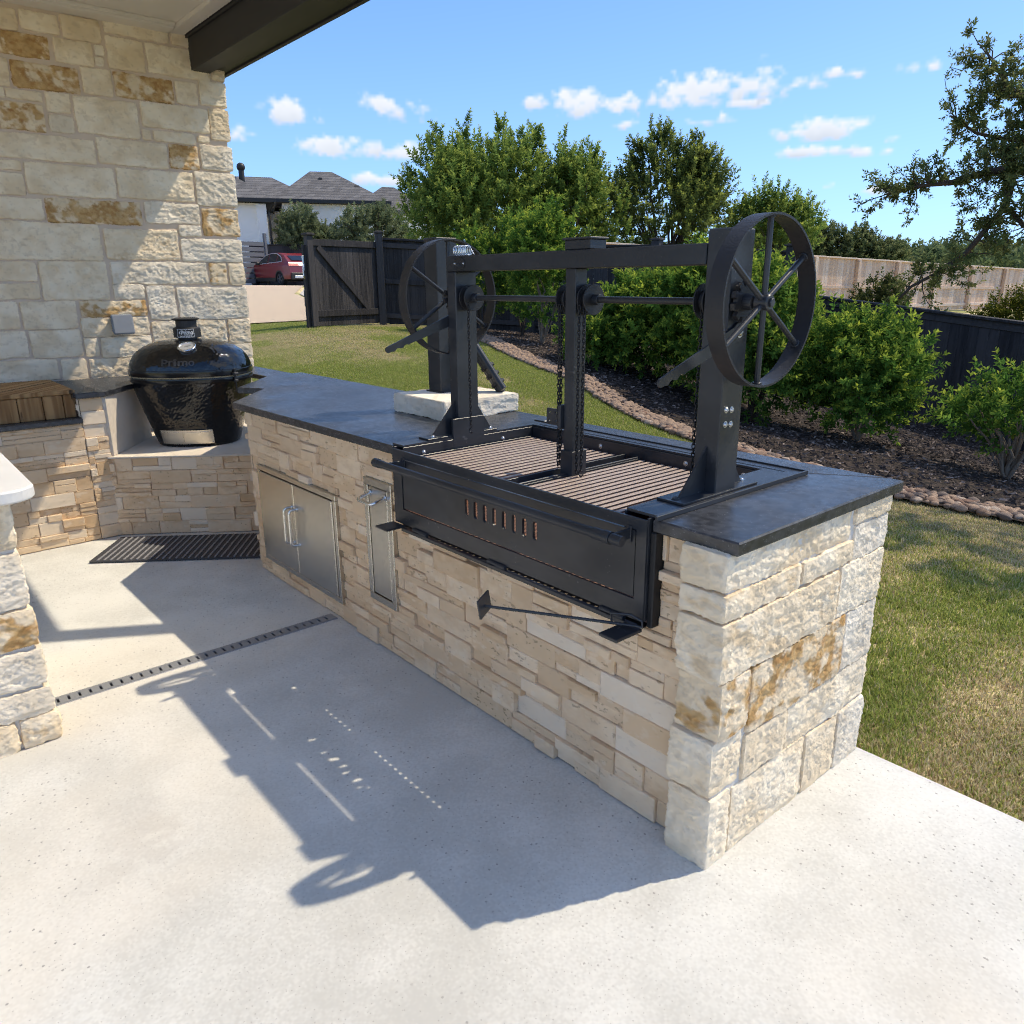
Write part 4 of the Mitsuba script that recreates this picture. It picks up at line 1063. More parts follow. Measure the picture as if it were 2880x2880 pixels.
def bolt(parent, p, axis, r=.0068, mat='m_zinc'):
    p, a = np.asarray(p, float), np.asarray(axis, float)
    X_ = np.cross(a, [.3, .5, .8]); X_ /= np.linalg.norm(X_); Y_ = np.cross(a, X_)
    part(parent, 'bolt', frame(lathe([(r * 1.35, 0), (r * 1.35, .0015), (r, .0016), (r * .95, .004), (r * .6, .0062), (r * .35, .0062), (r * .3, .0045), (0, .0045)], 14), p, X_, Y_, a), mat, 40)


for y, z in ((.262, 1.167), (.287, 1.165), (.262, 1.127), (.287, 1.125)): bolt(gr, (-.224, y, z), (1, 0, 0))
bolt(gr, (-.262, PY0 - .125, .936), (0, 0, 1), .010, 'm_steel'); bolt(gr, (-.262, PY1 + .09, .936), (0, 0, 1))
bolt(gr, (-1.428, PY0 - .11, .936), (0, 0, 1)); bolt(gr, (-1.428, PY1 + .075, .936), (0, 0, 1))
for y in (.06, .45): bolt(gr, (-1.393, y, .892), (1, 0, 0))
for x in (-.60, -.37, -1.0): bolt(gr, (x, .611, .898), (0, -1, 0))
# shaft, spools, chains
SY, SZ = .285, 1.449
part(gr, 'shaft', cyl((-1.53, SY, SZ), (-.125, SY, SZ), .0098, 20), 'm_steel', 40)


def spool(x0, x1, r=.047):
    return join([cyl((x0, SY, SZ), (x0 + .004, SY, SZ), r, 40, .0008), cyl((x1 - .004, SY, SZ), (x1, SY, SZ), r, 40, .0008), cyl((x0 + .0045, SY, SZ), (x1 - .0045, SY, SZ), r * .6, 24)])


for x0, x1 in ((-1.386, -1.352), (-.872, -.836), (-.776, -.744), (-.338, -.306)):
    s_ = part(gr, 'spool', spool(x0, x1), 'm_cast', 30)
    cx = x1 + .012 if x1 > -1.4 and x0 != -.872 else x0 - .012
    part(s_, 'shaft_collar', cyl((min(cx - .011, cx + .011), SY, SZ), (max(cx - .011, cx + .011), SY, SZ), .0165, 24), 'm_steel', 40)


def chain(x, y, z1, z0, pitch=.0125):
    """Hanging links, each turned a quarter against the last."""
    t = np.linspace(0, 2 * np.pi, 13)[:-1]
    base = np.stack([.0042 * np.sign(np.cos(t)) * np.abs(np.cos(t)) ** .7, 0 * t, .0088 * np.sin(t)], -1)
    lk = tube(np.vstack([base, base[:1]]), .0019, 5, False); ms = []
    for k, z in enumerate(np.arange(z1, z0, -pitch)):
        ms.append(mv(lk, (x + R.normal(0, .0004), y + R.normal(0, .0004), z), rz=(k % 2) * np.pi / 2 + .4))
    return join(ms)


for x, y, z0 in ((-1.352, SY - .030, .965), (-.757, SY - .031, .905), (-.763, SY - .047, .89), (-.857, SY - .031, .90), (-.852, SY - .046, .90), (-.324, SY - .02, .90)):
    part(gr, 'chain', chain(x, y, 1.425, z0), 'm_rubber', True)
part(gr, 'chain_hook', tube(arc((-1.352, SY - .030, .955), .009, 60, 350, 12, 'xz'), .003, 8), 'm_steel', True)
part(gr, 'chain_hook', tube(arc((-.757, SY - .031, .893), .009, 60, 350, 12, 'xz'), .003, 8), 'm_steel', True)
part(gr, 'bracket_tab', xz_plate(sbox(-.905, 1.043, -.842, 1.098).buffer(-.005).buffer(.005).difference(unary_union([Point(x, z).buffer(.0035) for x in (-.892, -.862) for z in (1.058, 1.085)])), .236, .241), 'm_steel')
part(gr, 'bracket_clip', cbox(-.842, -.829, .225, .30, 1.035, 1.115, .002), 'm_steel')
# hand wheels
WR = .214


def wheel(xa, xb, out):
    w = part(gr, 'hand_wheel', None, None, shape=mikit.ply(lathe_x([(WR - .006, xa), (WR, xa), (WR, xb), (WR - .006, xb), (WR - .006, xa)], 96), 'm_cast', 30))
    xm = (xa + xb) / 2
    for a in (90, 270, 33, 147, 213, 327):
        d = np.array([0, math.cos(math.radians(a)), math.sin(math.radians(a))])
        c0 = np.array([xm, SY, SZ])
        part(w, 'spoke', join([cyl(c0 + d * .008, c0 + d * (WR - .0045), .0078, 16), cyl(c0 + d * (WR - .011), c0 + d * (WR - .0055), .0125, 16)]), 'm_steel', 40)
    part(w, 'hub', join([cyl((xm - .02, SY, SZ), (xm + .02, SY, SZ), .0205, 28, .003), cyl((xm + .0205 * out, SY, SZ), (xm + .026 * out, SY, SZ), .012, 6)] if out > 0 else [cyl((xm - .02, SY, SZ), (xm + .02, SY, SZ), .0205, 28, .003)]), 'm_steel', 40)
    return w


def lathe_x(prof, sides):
    v, f = lathe([(r, h) for r, h in prof], sides)
    return np.c_[v[:, 2], SY + v[:, 0], SZ + v[:, 1]], f


wheel(-.176, -.127, 1)
wheel(-1.536, -1.487, -1)
# ratchets and levers
th = np.linspace(0, 2 * np.pi, 10, endpoint=False)
rat = []
for a in th: rat += [(SY + .040 * math.cos(a), SZ + .040 * math.sin(a)), (SY + .053 * math.cos(a + .08), SZ + .053 * math.sin(a + .08)), (SY + .053 * math.cos(a + .40), SZ + .053 * math.sin(a + .40)), (SY + .040 * math.cos(a + .44), SZ + .040 * math.sin(a + .44))]
for x0, x1 in ((-.216, -.203), (-1.479, -1.467)):
    part(gr, 'ratchet', yz_plate(Polygon(rat), x0, x1), 'm_cast')
part(gr, 'ratchet_collar', join([cyl((-.222, SY, SZ), (-.178, SY, SZ), .021, 24)]), 'm_steel', 40)


def lever(x0, x1, tip, piv):
    tip, piv = np.array(tip), np.array(piv); d = piv - tip; L = np.linalg.norm(d); d /= L; n_ = np.array([-d[1], d[0]])
    up, lo = [], []
    for s_ in np.linspace(0, L, 60):
        w = .011 + .010 * (s_ / L); g = .0035 * math.cos(s_ / .019 * np.pi) if .012 < s_ < .095 else 0
        up.append(tip + d * s_ + n_ * w); lo.append(tip + d * s_ - n_ * (w - g))
    pg = Polygon(up + lo[::-1]).union(Point(tip).buffer(.0115)).union(Point(piv).buffer(.026)).buffer(0)
    return yz_plate(pg, x0, x1)


lv = part(gr, 'lever', lever(-.2225, -.2165, (-.03, 1.265), (.286, 1.372)), 'm_steel'); bolt(lv, (-.2164, .286, 1.372), (1, 0, 0), .011)
lv = part(gr, 'lever', lever(-1.465, -1.459, (-.03, 1.272), (.286, 1.378)), 'm_steel'); bolt(lv, (-1.4651, .286, 1.378), (-1, 0, 0), .011)
# front handle, hinges, shelf tabs
HY, HZ = -.120, .871
hb = part(gr, 'front_handle', cyl((-1.405, HY, HZ), (-.285, HY, HZ), .0135, 28), 'm_steel', 40)
for x0, x1, r in ((-1.45, -1.418, .0165), (-1.4175, -1.395, .0148), (-.305, -.282, .0175), (-.345, -.306, .0160), (-.2815, -.245, .0145)): part(hb, 'end_sleeve', cyl((x0, HY, HZ), (x1, HY, HZ), r, 28), 'm_steel', 40)
for x in (-1.362, -.282):
    part(hb, 'bracket', join([cbox(x - .004, x + .004, HY + .005, -.0505, HZ - .016, HZ + .012, .001), cbox(x - .008, x + .008, -.0535, -.0502, HZ - .026, HZ + .020, .001)]), 'm_steel')
for x in (-1.27, -.83, -.33):
    part(gr, 'hinge', join([cyl((x - .045, -.053, .628), (x - .002, -.053, .628), .0072, 14), cyl((x, -.054, .627), (x + .045, -.054, .627), .0085, 14)]), 'm_steel', 40)
part(gr, 'bottom_rail', cbox(GX0 + .05, GX1 - .02, -.058, -.044, .606, .6195, .001), 'm_steel')
part(gr, 'side_trim', cbox(GX1 + .001, GX1 + .019, -.036, .01, .615, .884, .003), 'm_rubber')
part(gr, 'shelf_tab', cbox(-1.45, -1.37, -.135, -.052, .622, .630, .002), 'm_steel')
part(gr, 'shelf_tab', cbox(-.285, -.222, -.155, -.052, .606, .616, .002), 'm_steel')
# oval badge
bd = part(gr, 'badge', frame(lathe([(.0, 0), (1.0, 0), (1.0, .0025), (.92, .003), (.90, .0018), (0, .0018)], 48), (-1.372, .235, 1.5695), (.033, 0, 0), (0, 0, .0215), (0, -1, 0)), 'm_blackpaint', 30)
part(bd, 'emblem', join([xz_plate(Polygon([(x - .0016, 1.561), (x + .0016, 1.561), (x + .0012 + dx, 1.561 + h), (x - .0012 + dx, 1.561 + h)]), .2318, .2334) for x, h, dx in zip(np.linspace(-1.392, -1.352, 11), (.008, .011, .009, .012, .010, .013, .010, .012, .009, .011, .008), (.001, -.001, .002, -.001, .001, 0, -.001, .001, -.002, .001, -.001))] + [xz_plate(sbox(-1.394, 1.5585, -1.350, 1.5600), .2318, .2334)]), 'm_lettering')
for x in (-1.398, -1.346): bolt(bd, (x, .2335, 1.5695), (0, -1, 0), .0035)

# wire coil on the beam
k_ = np.linspace(0, 2 * np.pi * 8, 200)
wc = thing('wire_coil', 'silver spring-like wire coil lying on top of the crossbeam above the oval badge', 'wire coil')
part(wc, 'coil', tube(np.c_[-1.428 + .080 * k_ / k_[-1], .262 + .016 * np.cos(k_), 1.6155 + .017 * np.sin(k_)], .002, 6), 'm_chrome', True)
part(wc, 'tail', tube([(-1.348, .262, 1.630), (-1.337, .262, 1.620), (-1.325, .262, 1.606), (-1.318, .262, 1.6)], .0016, 6), 'm_chrome', True)

# ash rake
ar = thing('ash_rake', 'thin black ash rake with flat rectangular blade held below the grill door', 'ash rake')
p0, p1 = np.array([-.232, -.075, .629]), np.array([-.585, -.298, .634])
part(ar, 'rod', cyl(p0, p1, .0042, 12), 'm_steel', 40)
d = (p1 - p0) / np.linalg.norm(p1 - p0); s_ = np.array([-d[1], d[0], 0]); s_ /= np.linalg.norm(s_)
bp = Polygon([(-.046, -.027), (.046, -.027), (.046, .027), (-.046, .027)]).buffer(-.004).buffer(.004)
part(ar, 'blade', frame(extrude(bp, 0, .004), p1 + np.array([0, 0, .004]), s_, (0.15 * d[0], .15 * d[1], .98), d), 'm_steel')
lpz = [p0 + d * .05, p0 + d * .06 + [0, 0, .0], p0 + d * .062 + [0, 0, .028], p0 + d * .01 + [0, 0, .030], p0 - d * .02 + [0, 0, .016], p0 - d * .022 + [0, 0, -.002], p0 + d * .0]
part(ar, 'loop', tube(lpz, .0038, 10), 'm_steel', True)

# ================================================================ PLINTH AND POST BEHIND THE GRILL
pk = thing('stone_plinth', 'square cream limestone plinth block standing on the black countertop', 'plinth')
m = rock(.41, .43, .083, .006, .012, 303, .004, 'front,left,right,back')
v = m[0]
part(pk, 'sides', (v + [-1.95, .628, ZC1 + .0425], m[1]), 'm_limestone', True, uv=const_uv(m, .31, .33))
part(pk, 'top', cbox(-2.149, -1.751, .419, .837, ZC1 + .07, ZC1 + .0855, .004), 'm_limestone', uv=np.tile([[.4, .33]], (24, 1)))
bpst = thing('metal_post', 'square black metal post standing on the limestone plinth behind the left hand wheel', 'post')
part(bpst, 'shaft', cbox(-2.095, -1.995, .575, .69, ZC1 + .086, 1.70, .003), 'm_steel')
part(bpst, 'base_flange', cbox(-2.105, -1.985, .565, .70, ZC1 + .0858, ZC1 + .092, .001), 'm_steel')
q0, q1 = np.array([-2.0, .70, 1.31]), np.array([-1.815, .80, ZC1 + .092])
dd_ = (q1 - q0) / np.linalg.norm(q1 - q0)
for k, (o, r) in enumerate((((0, 0, 0), .019), ((.026, -.012, .012), .017), ((-.018, .014, -.012), .020))):
    part(bpst, 'brace_tube', cyl(q0 + np.array(o), q1 + np.array(o), r, 16), 'm_steel', 40)
part(bpst, 'brace_clamp', join([cyl(q1 - dd_ * (.05 + .045 * k) + np.array([.008, -.002, .002]), q1 - dd_ * (.035 + .045 * k) + np.array([.008, -.002, .002]), .034, 20) for k in range(3)]), 'm_rubber', 40)

# ================================================================ FENCES
board_v = [cbox(-.069, .069, -.009, .009, 0, 1, .003) for _ in range(1)]
b_plies = {k: [mikit.ply(board_v[0], 'm_wood', uv=const_uv(board_v[0], (i * .19 + .05) % 1, k)) for i in range(5)] for k in (0.0, .5)}


def placed(p, yaw, sz, sx=1.0):
    return T().translate([float(q) for q in p]).rotate([0, 0, 1], float(math.degrees(yaw))).scale([sx, 1, float(sz)])


def fence_run(parent, a, b, tops, side, mat=0.0, posts=True, rails=(), step=.142, gap=.03, cap=True, board_off=.0, post_every=2.4, post_w=.11, post_up=.09, face_board=False):
    """Vertical boards from a to b; side = +1/-1: which side (left/right of a->b) the rails and posts stand on."""
    a, b = np.array(a, float), np.array(b, float); d = b - a; L = np.linalg.norm(d); d /= L; nrm = np.array([-d[1], d[0]]) * side; yaw = math.atan2(d[1], d[0])
    n = int(round(L / step))
    top = lambda s_: tops[0] + (tops[1] - tops[0]) * s_ / L
    gzs = ground([a[0] + d[0] * (k + .5) * L / n for k in range(n)], [a[1] + d[1] * (k + .5) * L / n for k in range(n)])
    for k in range(n):
        s_ = (k + .5) * L / n; p = a + d * s_; z0 = gzs[k] + gap
        part(parent, 'board', None, None, shape=b_plies[mat][k * 7 % 5], xf=placed((p[0], p[1], z0), yaw, top(s_) - z0 - .02, (L / n - .0005) / .138))
    m_uv = lambda m, k: const_uv(m, (k * .31 + .2) % 1, mat)
    P3 = lambda s_, off, z: np.array([*(a + d * s_ + nrm * off), z])
    if cap:
        m = bar(P3(-.01, .012, top(0)), P3(L + .01, .012, top(L)), .14, .038, .004); part(parent, 'cap_rail', m, 'm_wood', uv=m_uv(m, 1))
    if face_board:
        m = bar(P3(0, .019, top(0) - .075), P3(L, .019, top(L) - .075), .02, .105, .003); part(parent, 'trim_board', m, 'm_wood', uv=m_uv(m, 2))
    for k, fr_ in enumerate(rails):
        zA, zB = gz(*a), gz(*b)
        m = bar(P3(0, .030, zA + fr_ * (top(0) - zA)), P3(L, .030, zB + fr_ * (top(L) - zB)), .038, .088, .003); part(parent, 'rail', m, 'm_wood', uv=m_uv(m, 3 + k))
    if posts:
        ns = max(1, int(round(L / post_every)))
        for k in range(ns + (posts != 'open')):
            s_ = k * L / ns; p = a + d * s_ + nrm * .085; z0 = gz(*p) - .05; zt = top(s_) + post_up
            m = cbox(-post_w / 2, post_w / 2, -post_w / 2, post_w / 2, 0, zt - z0, .004)
            pk_ = part(parent, 'post', mv(m, (p[0], p[1], z0), rz=yaw), 'm_wood', uv=m_uv(m, k))
            if post_up > .05:
                m = join([cbox(-post_w * .66, post_w * .66, -post_w * .66, post_w * .66, zt - z0, zt - z0 + .03, .006), cbox(-post_w * .45, post_w * .45, -post_w * .45, post_w * .45, zt - z0 + .0305, zt - z0 + .045, .006)])
                part(pk_, 'post_cap', mv(m, (p[0], p[1], z0), rz=yaw), 'm_wood', uv=m_uv(m, k))


bf = thing('black_fence', 'long black stained board fence running behind the shrubs', 'fence')
fence_run(bf, FENCE[0], FENCE[1], (2.33, 2.2), -1, rails=(.12, .52, .93), post_w=.13)
fence_run(bf, FENCE[1], FENCE[2], (2.2, 2.2), -1, rails=(.12, .52, .93), post_w=.17, posts='open')
fence_run(bf, FENCE[2], FENCE[3], (2.2, 2.0), -1, rails=(.12, .52, .93), post_w=.17)
fence_run(bf, FENCE[3], FENCE[4], (1.31, .95), -1, posts=False, face_board=True)
fence_run(bf, FENCE[4], FENCE[5], (.95, .62), -1, posts=False, face_board=True)
# open gate
ga, gb = np.array([-11.88, 4.81]), np.array([-12.18, 6.40])
gt = thing('yard_gate', 'black wooden yard gate with diagonal brace standing open beside the driveway', 'gate')
gd = gb - ga; gl = np.linalg.norm(gd); gd /= gl; gn = np.array([gd[1], -gd[0]]); yaw = math.atan2(gd[1], gd[0]); zg, zt = gz(*ga) + .03, 2.26
nb = 11
for k in range(nb):
    p = ga + gd * (k + .5) * gl / nb; lean = .0
    part(gt, 'board', None, None, shape=b_plies[0.0][k * 3 % 5], xf=placed((p[0], p[1], zg), yaw, zt - zg, (gl / nb - .0005) / .138))
G3 = lambda s_, o, z: np.array([*(ga + gd * s_ + gn * o), z])
for k, (m, nm) in enumerate([(bar(G3(.1, .03, zt - .05), G3(gl, .03, zt - .05), .035, .11, .003), 'top_rail'), (bar(G3(.1, .03, zg + .22), G3(gl, .03, zg + .22), .035, .11, .003), 'bottom_rail'),
                             (bar(G3(.24, .032, zt - .12), G3(gl - .28, .032, zg + .27), .034, .10, .003), 'diagonal_brace'), (bar(G3(.06, .02, zg), G3(.06, .02, zt + .06), .10, .12, .003, up=(gd[0], gd[1], 0)), 'stile'),
                             (bar(G3(-.05, .0, zg - .05), G3(-.03, .0, zt - .1), .05, .07, .003, up=(gd[0], gd[1], 0)), 'edge_trim')]):
    part(gt, nm, m, 'm_wood', uv=const_uv(m, k * .21 + .1, 0.0))
m = frame(join([cbox(-.085, .085, -.085, .085, 0, .03, .006), cbox(-.06, .06, -.06, .06, .0305, .045, .006)]), G3(.06, .02, zt + .061), (gd[0], gd[1], 0), (gn[0], gn[1], 0), (0, 0, 1))
part(gt, 'post_cap', m, 'm_wood', uv=const_uv(m, .6, 0.0))
part(gt, 'latch', join([bar(G3(-.09, .03, zg + .95), G3(-.09, .03, zg + 1.2), .02, .03, .003, up=(gd[0], gd[1], 0)), tube([G3(-.10, .05, zg + 1.05), G3(-.13, .07, zg + 1.0), G3(-.13, .07, zg + .86), G3(-.10, .05, zg + .82)], .012, 8)]), 'm_zinc')
part(gt, 'hinge', join([bar(G3(-.1, .03, zg + .35), G3(-.1, .03, zg + .62), .04, .03, .003, up=(gd[0], gd[1], 0))]), 'm_blackpaint')
# new pine fence beyond
nf = thing('pine_fence', 'unpainted silvery pine fence on the slope beyond the black fence', 'fence')
BP = [(-12.2, 12.6), (-11.05, 18.0), (-9.9, 23.4), (-8.7, 29.0), (-7.4, 35.0)]; BT = [2.42, 2.25, 2.08, 1.90, 1.72]
for k in range(4):
    fence_run(nf, BP[k], BP[k + 1], (BT[k], BT[k + 1]), -1, mat=.5, rails=(.15, .52), post_w=.11, post_up=-.03, post_every=1.8, posts='open' if k < 3 else True, step=.125)
# dark side fence and slatted screen by the neighbouring house
df = thing('side_fence', 'dark plain fence between the white house and the grey-green trees', 'fence')
fence_run(df, (-41.0, 15.9), (-37.0, 21.0), (3.6, 3.55), -1, posts=False, step=.3, gap=.02)
ss = thing('slatted_screen', 'grey horizontal-slat screen against the white house wall behind the red car', 'screen')
sa, sb2 = np.array([-38.3, 13.6]), np.array([-38.9, 15.9]); sd = (sb2 - sa) / np.linalg.norm(sb2 - sa); zs = gz(*sa)
for k in range(8):
    part(ss, 'slat', bar((*sa, zs + .25 + k * .26), (*sb2, zs + .25 + k * .26), .05, .2, .006), 'm_greypaint')
part(ss, 'post', bar((*sb2, zs), (*sb2, zs + 2.6), .14, .14, .006, up=(sd[0], sd[1], 0)), 'm_greypaint')
part(ss, 'post', bar((*sa, zs), (*sa, zs + 2.1), .14, .14, .006, up=(sd[0], sd[1], 0)), 'm_greypaint')

# ================================================================ PLANTS
def leaves(Pb, D, S, m, lf, wf, pal, tip, r, ang=(35, 75), flat=.0):
    """m leaves on each shoot (base Pb, unit direction D, length S); pal: base colours, tip: colour of the young leaves at the shoot's end."""
    n = len(Pb); t = np.tile(np.linspace(.06, 1.0, m), (n, 1)) + r.normal(0, .03, (n, m))
    az = (np.arange(m) * 2.4)[None] + r.uniform(0, 6.28, (n, 1)) + r.normal(0, .4, (n, m))
    A = np.cross(D, np.tile([.31, .17, .93], (n, 1))); A /= np.linalg.norm(A, axis=1, keepdims=True); B = np.cross(D, A)
    rad = np.cos(az)[..., None] * A[:, None] + np.sin(az)[..., None] * B[:, None]
    al = np.radians(r.uniform(ang[0], ang[1], (n, m))) * np.clip(1.25 - .55 * t, .5, 1.2)
    ld = D[:, None] * np.cos(al)[..., None] + rad * np.sin(al)[..., None]
    base = Pb[:, None] + D[:, None] * (t * S[:, None])[..., None] + rad * .004
    side = np.cross(ld, D[:, None] + r.normal(0, .35, (n, m, 3))); side /= np.linalg.norm(side, axis=-1, keepdims=True) + 1e-9
    nrm = np.cross(side, ld)
    L = lf * r.uniform(.65, 1.2, (n, m)) * np.clip(1.15 - .5 * np.clip(t - .6, 0, 1), .6, 1.2); W = wf * L / lf
    b0 = base; tp = base + ld * L[..., None] - nrm * (L * .10)[..., None]
    md = base + ld * (L * .45)[..., None]
    l_ = md + side * W[..., None] + nrm * (W * .35)[..., None]; r_ = md - side * W[..., None] + nrm * (W * .35)[..., None]
    v = np.stack([b0, l_, tp, r_], 2).reshape(-1, 3); N = n * m
    f = (np.array([[0, 2, 1], [0, 3, 2]])[None] + 4 * np.arange(N)[:, None, None]).reshape(-1, 3)
    pal = np.array(pal); c = pal[r.integers(0, len(pal), n)][:, None] * r.uniform(.72, 1.28, (n, 1, 1)) * r.uniform(.8, 1.2, (n, m, 1))
    k = (np.clip((t - .72) / .25, 0, 1) * r.uniform(.2, 1, (n, 1)))[..., None]
    c = c * (1 - k) + np.array(tip) * k
    return (v, f), np.repeat(c.reshape(-1, 3), 4, 0)


def blob_points(blobs, n, r, lo=.55, up=.5):
    w = np.array([b[3] * b[4] + b[4] * b[5] + b[3] * b[5] for b in blobs]); w = w / w.sum()
    k = r.choice(len(blobs), n, p=w); b = np.array(blobs)[k]
    u = r.normal(0, 1, (n, 3)); u /= np.linalg.norm(u, axis=1, keepdims=True)
    u[:, 2] = np.where(u[:, 2] < -.8, -u[:, 2], u[:, 2])
    rad = r.uniform(lo, 1.0, n) ** .8
    P_ = b[:, :3] + u * b[:, 3:6] * rad[:, None]
    D = u + np.array([0, 0, 1.0]) * up + r.normal(0, .35, (n, 3))
    return P_, D / np.linalg.norm(D, axis=1, keepdims=True)


def stems(base, targets, r0, r1, r, kink=.12, n=7, sides=6):
    ms = []
    for tg in targets:
        tg = np.asarray(tg, float); base = np.asarray(base, float); L = np.linalg.norm(tg - base)
        t = np.linspace(0, 1, n)[:, None]; p = base + (tg - base) * t; p[1:-1] += r.normal(0, kink * L / n, (n - 2, 3))
        p[:, :2] -= (tg - base)[:2] * (t * (1 - t)) * .5
        ms.append(tube(p, np.linspace(r0, r1, n) * r.uniform(.8, 1.15), sides))
    return join(ms)


GROUPS = {'garden_shrub': 'shrubs planted along the black fence', 'leafy_tree': 'tall green trees beyond the fence', 'olive_tree': 'grey-green trees by the neighbouring house', 'hillside_tree': 'scrubby oaks beyond the pine fence'}


def plant(kind, label, cat, base, blobs, nsh, m, shoot, lf, wf, pal, tip, seed, group=None, nst=9, st=(.02, .005), bark='m_bark', up=.5, lo=.5, spires=(), ang=(35, 75), trunk=None, spart='stem', stem_lo=0.0):
    r = np.random.default_rng(seed); k = thing(kind, label, cat, group=GROUPS.get(kind))
    P_, D = blob_points(blobs, nsh, r, lo, up); S = shoot * r.uniform(.55, 1.3, nsh)
    for (sx, sy, sz, h, rad, ns) in spires:      # leaders that stand above the crown
        q = r.uniform(0, 1, ns); a = r.uniform(0, 6.28, ns); rr = rad * (1 - q) ** .8 * r.uniform(.3, 1, ns)
        P_ = np.vstack([P_, np.c_[sx + rr * np.cos(a), sy + rr * np.sin(a), sz + q * h]]); dd = np.c_[np.cos(a) * .45, np.sin(a) * .45, np.ones(ns)]
        D = np.vstack([D, dd / np.linalg.norm(dd, axis=1, keepdims=True)]); S = np.r_[S, shoot * .8 * r.uniform(.6, 1.2, ns)]
    mesh, col = leaves(P_, D, S, m, lf, wf, pal, tip, r, ang)
    part(k, 'crown' if cat == 'tree' else 'foliage', mesh, 'm_leaf', color=col)
    tg = []
    for j in r.integers(0, len(blobs), nst):
        b = blobs[j]; u = r.normal(0, 1, 3); u /= np.linalg.norm(u); u[2] = abs(u[2]); tg.append(np.array(b[:3]) + u * np.array(b[3:6]) * .7)
    if trunk:
        part(k, 'trunk', tube([(base[0], base[1], base[2] - .1), (base[0] + trunk[2], base[1], base[2] + trunk[1] * .5), (base[0] + trunk[2] * 1.6, base[1] + trunk[2] * .4, base[2] + trunk[1])], [trunk[0] * 1.15, trunk[0], trunk[0] * .8], 10), bark, True)
        base = (base[0] + trunk[2] * 1.6, base[1] + trunk[2] * .4, base[2] + trunk[1] - .05)
    part(k, 'branch' if cat == 'tree' else spart, stems(base, tg, st[0], st[1], r), bark, True)
    for (sx, sy, sz, h, rad, ns) in spires:
        pass
    return k


SH = [(.103, .208, .040), (.141, .250, .047), (.086, .175, .037)]; SHT = (.500, .567, .075)
g0 = lambda x, y, dz=0: (x, y, gz(x, y) + dz)
def lobes(c, R3, n, seed, k=.45):
    """A main body with n smaller lobes on its skin, for an uneven outline."""
    r = np.random.default_rng(seed); out = [(*c, R3[0] * .82, R3[1] * .82, R3[2] * .85)]
    for _ in range(n):
        u = r.normal(0, 1, 3); u /= np.linalg.norm(u); u[2] = abs(u[2]) * 1.1 - .2
        s_ = r.uniform(.25, k); out.append((c[0] + u[0] * R3[0] * .75, c[1] + u[1] * R3[1] * .75, c[2] + u[2] * R3[2] * .75, R3[0] * s_, R3[1] * s_, R3[2] * s_ * 1.1))
    return out


b = g0(-5.75, 6.6)
plant('garden_shrub', 'wide bushy green shrub with yellow-green tips seen under the crossbeam between the two hand wheels', 'shrub', b, lobes((b[0], b[1], b[2] + .54), (1.05, .9, .62), 13, 1), 1300, 24, .22, .066, .0155, SH, SHT, 41, nst=10)
b = g0(-4.7, 6.7)
plant('garden_shrub', 'tall dark green shrub directly behind the right hand wheel', 'shrub', b, lobes((b[0], b[1], b[2] + .90), (.88, .8, 1.0), 11, 2), 1400, 22, .25, .062, .0145, SH, SHT, 42, nst=8)
b = g0(-3.85, 6.25)
plant('garden_shrub', 'dense green shrub just right of the steel post of the right hand wheel', 'shrub', b, lobes((b[0], b[1], b[2] + .76), (.88, .75, .88), 11, 3), 1400, 22, .24, .060, .014, SH, SHT, 43, nst=8)
b = g0(-2.62, 6.3)
plant('garden_shrub', 'rounded shrub with glossy leaves and a short pale trunk against the black fence', 'shrub', b, lobes((b[0], b[1], b[2] + .62), (.60, .56, .68), 12, 4), 820, 22, .23, .054, .0135, SH, SHT, 44, nst=9, bark='m_palebark', st=(.017, .005))
b = g0(-1.18, 6.2)
plant('garden_shrub', 'open shrub with many bare pale stems at the right edge of the planting bed', 'shrub', b, lobes((b[0] + .05, b[1], b[2] + .58), (.66, .54, .44), 10, 5), 300, 19, .22, .052, .0130, SH, SHT, 45, nst=22, bark='m_palebark', st=(.019, .005), lo=.35)
b = g0(-8.1, 6.9)
plant('garden_shrub', 'slender green shrub seen through the spokes of the left hand wheel', 'shrub', b, lobes((b[0], b[1], b[2] + 1.0), (.65, .6, 1.0), 8, 6), 900, 20, .20, .055, .013, SH, SHT, 46, nst=7, bark='m_palebark')
b = g0(-10.0, 7.2)
plant('garden_shrub', 'small green shrub by the black fence left of the metal post', 'shrub', b, lobes((b[0], b[1], b[2] + .95), (.55, .5, .85), 6, 7), 500, 18, .20, .055, .013, SH, SHT, 47, nst=6)
b = g0(-9.6, 7.8)
plant('garden_shrub', 'bright green shrub behind the crossbeam near the oval badge', 'shrub', b, lobes((b[0], b[1], b[2] + 1.0), (.7, .6, .95), 8, 9), 650, 18, .24, .06, .014, SH, SHT, 49, nst=6)
b = g0(-6.2, 9.9)
plant('garden_shrub', 'yellow-green shrub rising behind the right end of the crossbeam', 'shrub', b, lobes((b[0], b[1], b[2] + .85), (.95, .7, .85), 9, 10), 600, 18, .25, .06, .014, SH, SHT, 50, nst=7)
b = g0(-4.0, 15.6)
plant('garden_shrub', 'yellowish shrub in front of the pine fence at the right edge', 'shrub', b, lobes((b[0], b[1], b[2] + .75), (.8, .7, .85), 7, 11), 500, 18, .26, .06, .014, [(.06, .085, .016), (.10, .11, .02)], (.26, .25, .04), 51, nst=8, lo=.35)
b = g0(-6.6, 14.6)
plant('oak_sprout', 'low dark oak regrowth hanging in front of the pine fence under the oak limb', 'shrub', b, lobes((b[0] + .25, b[1], b[2] + .95), (.62, .5, .72), 6, 12), 330, 18, .20, .055, .017, [(.060, .085, .032), (.08, .10, .036)], (.16, .16, .055), 52, nst=14, lo=.3, spart='stem')

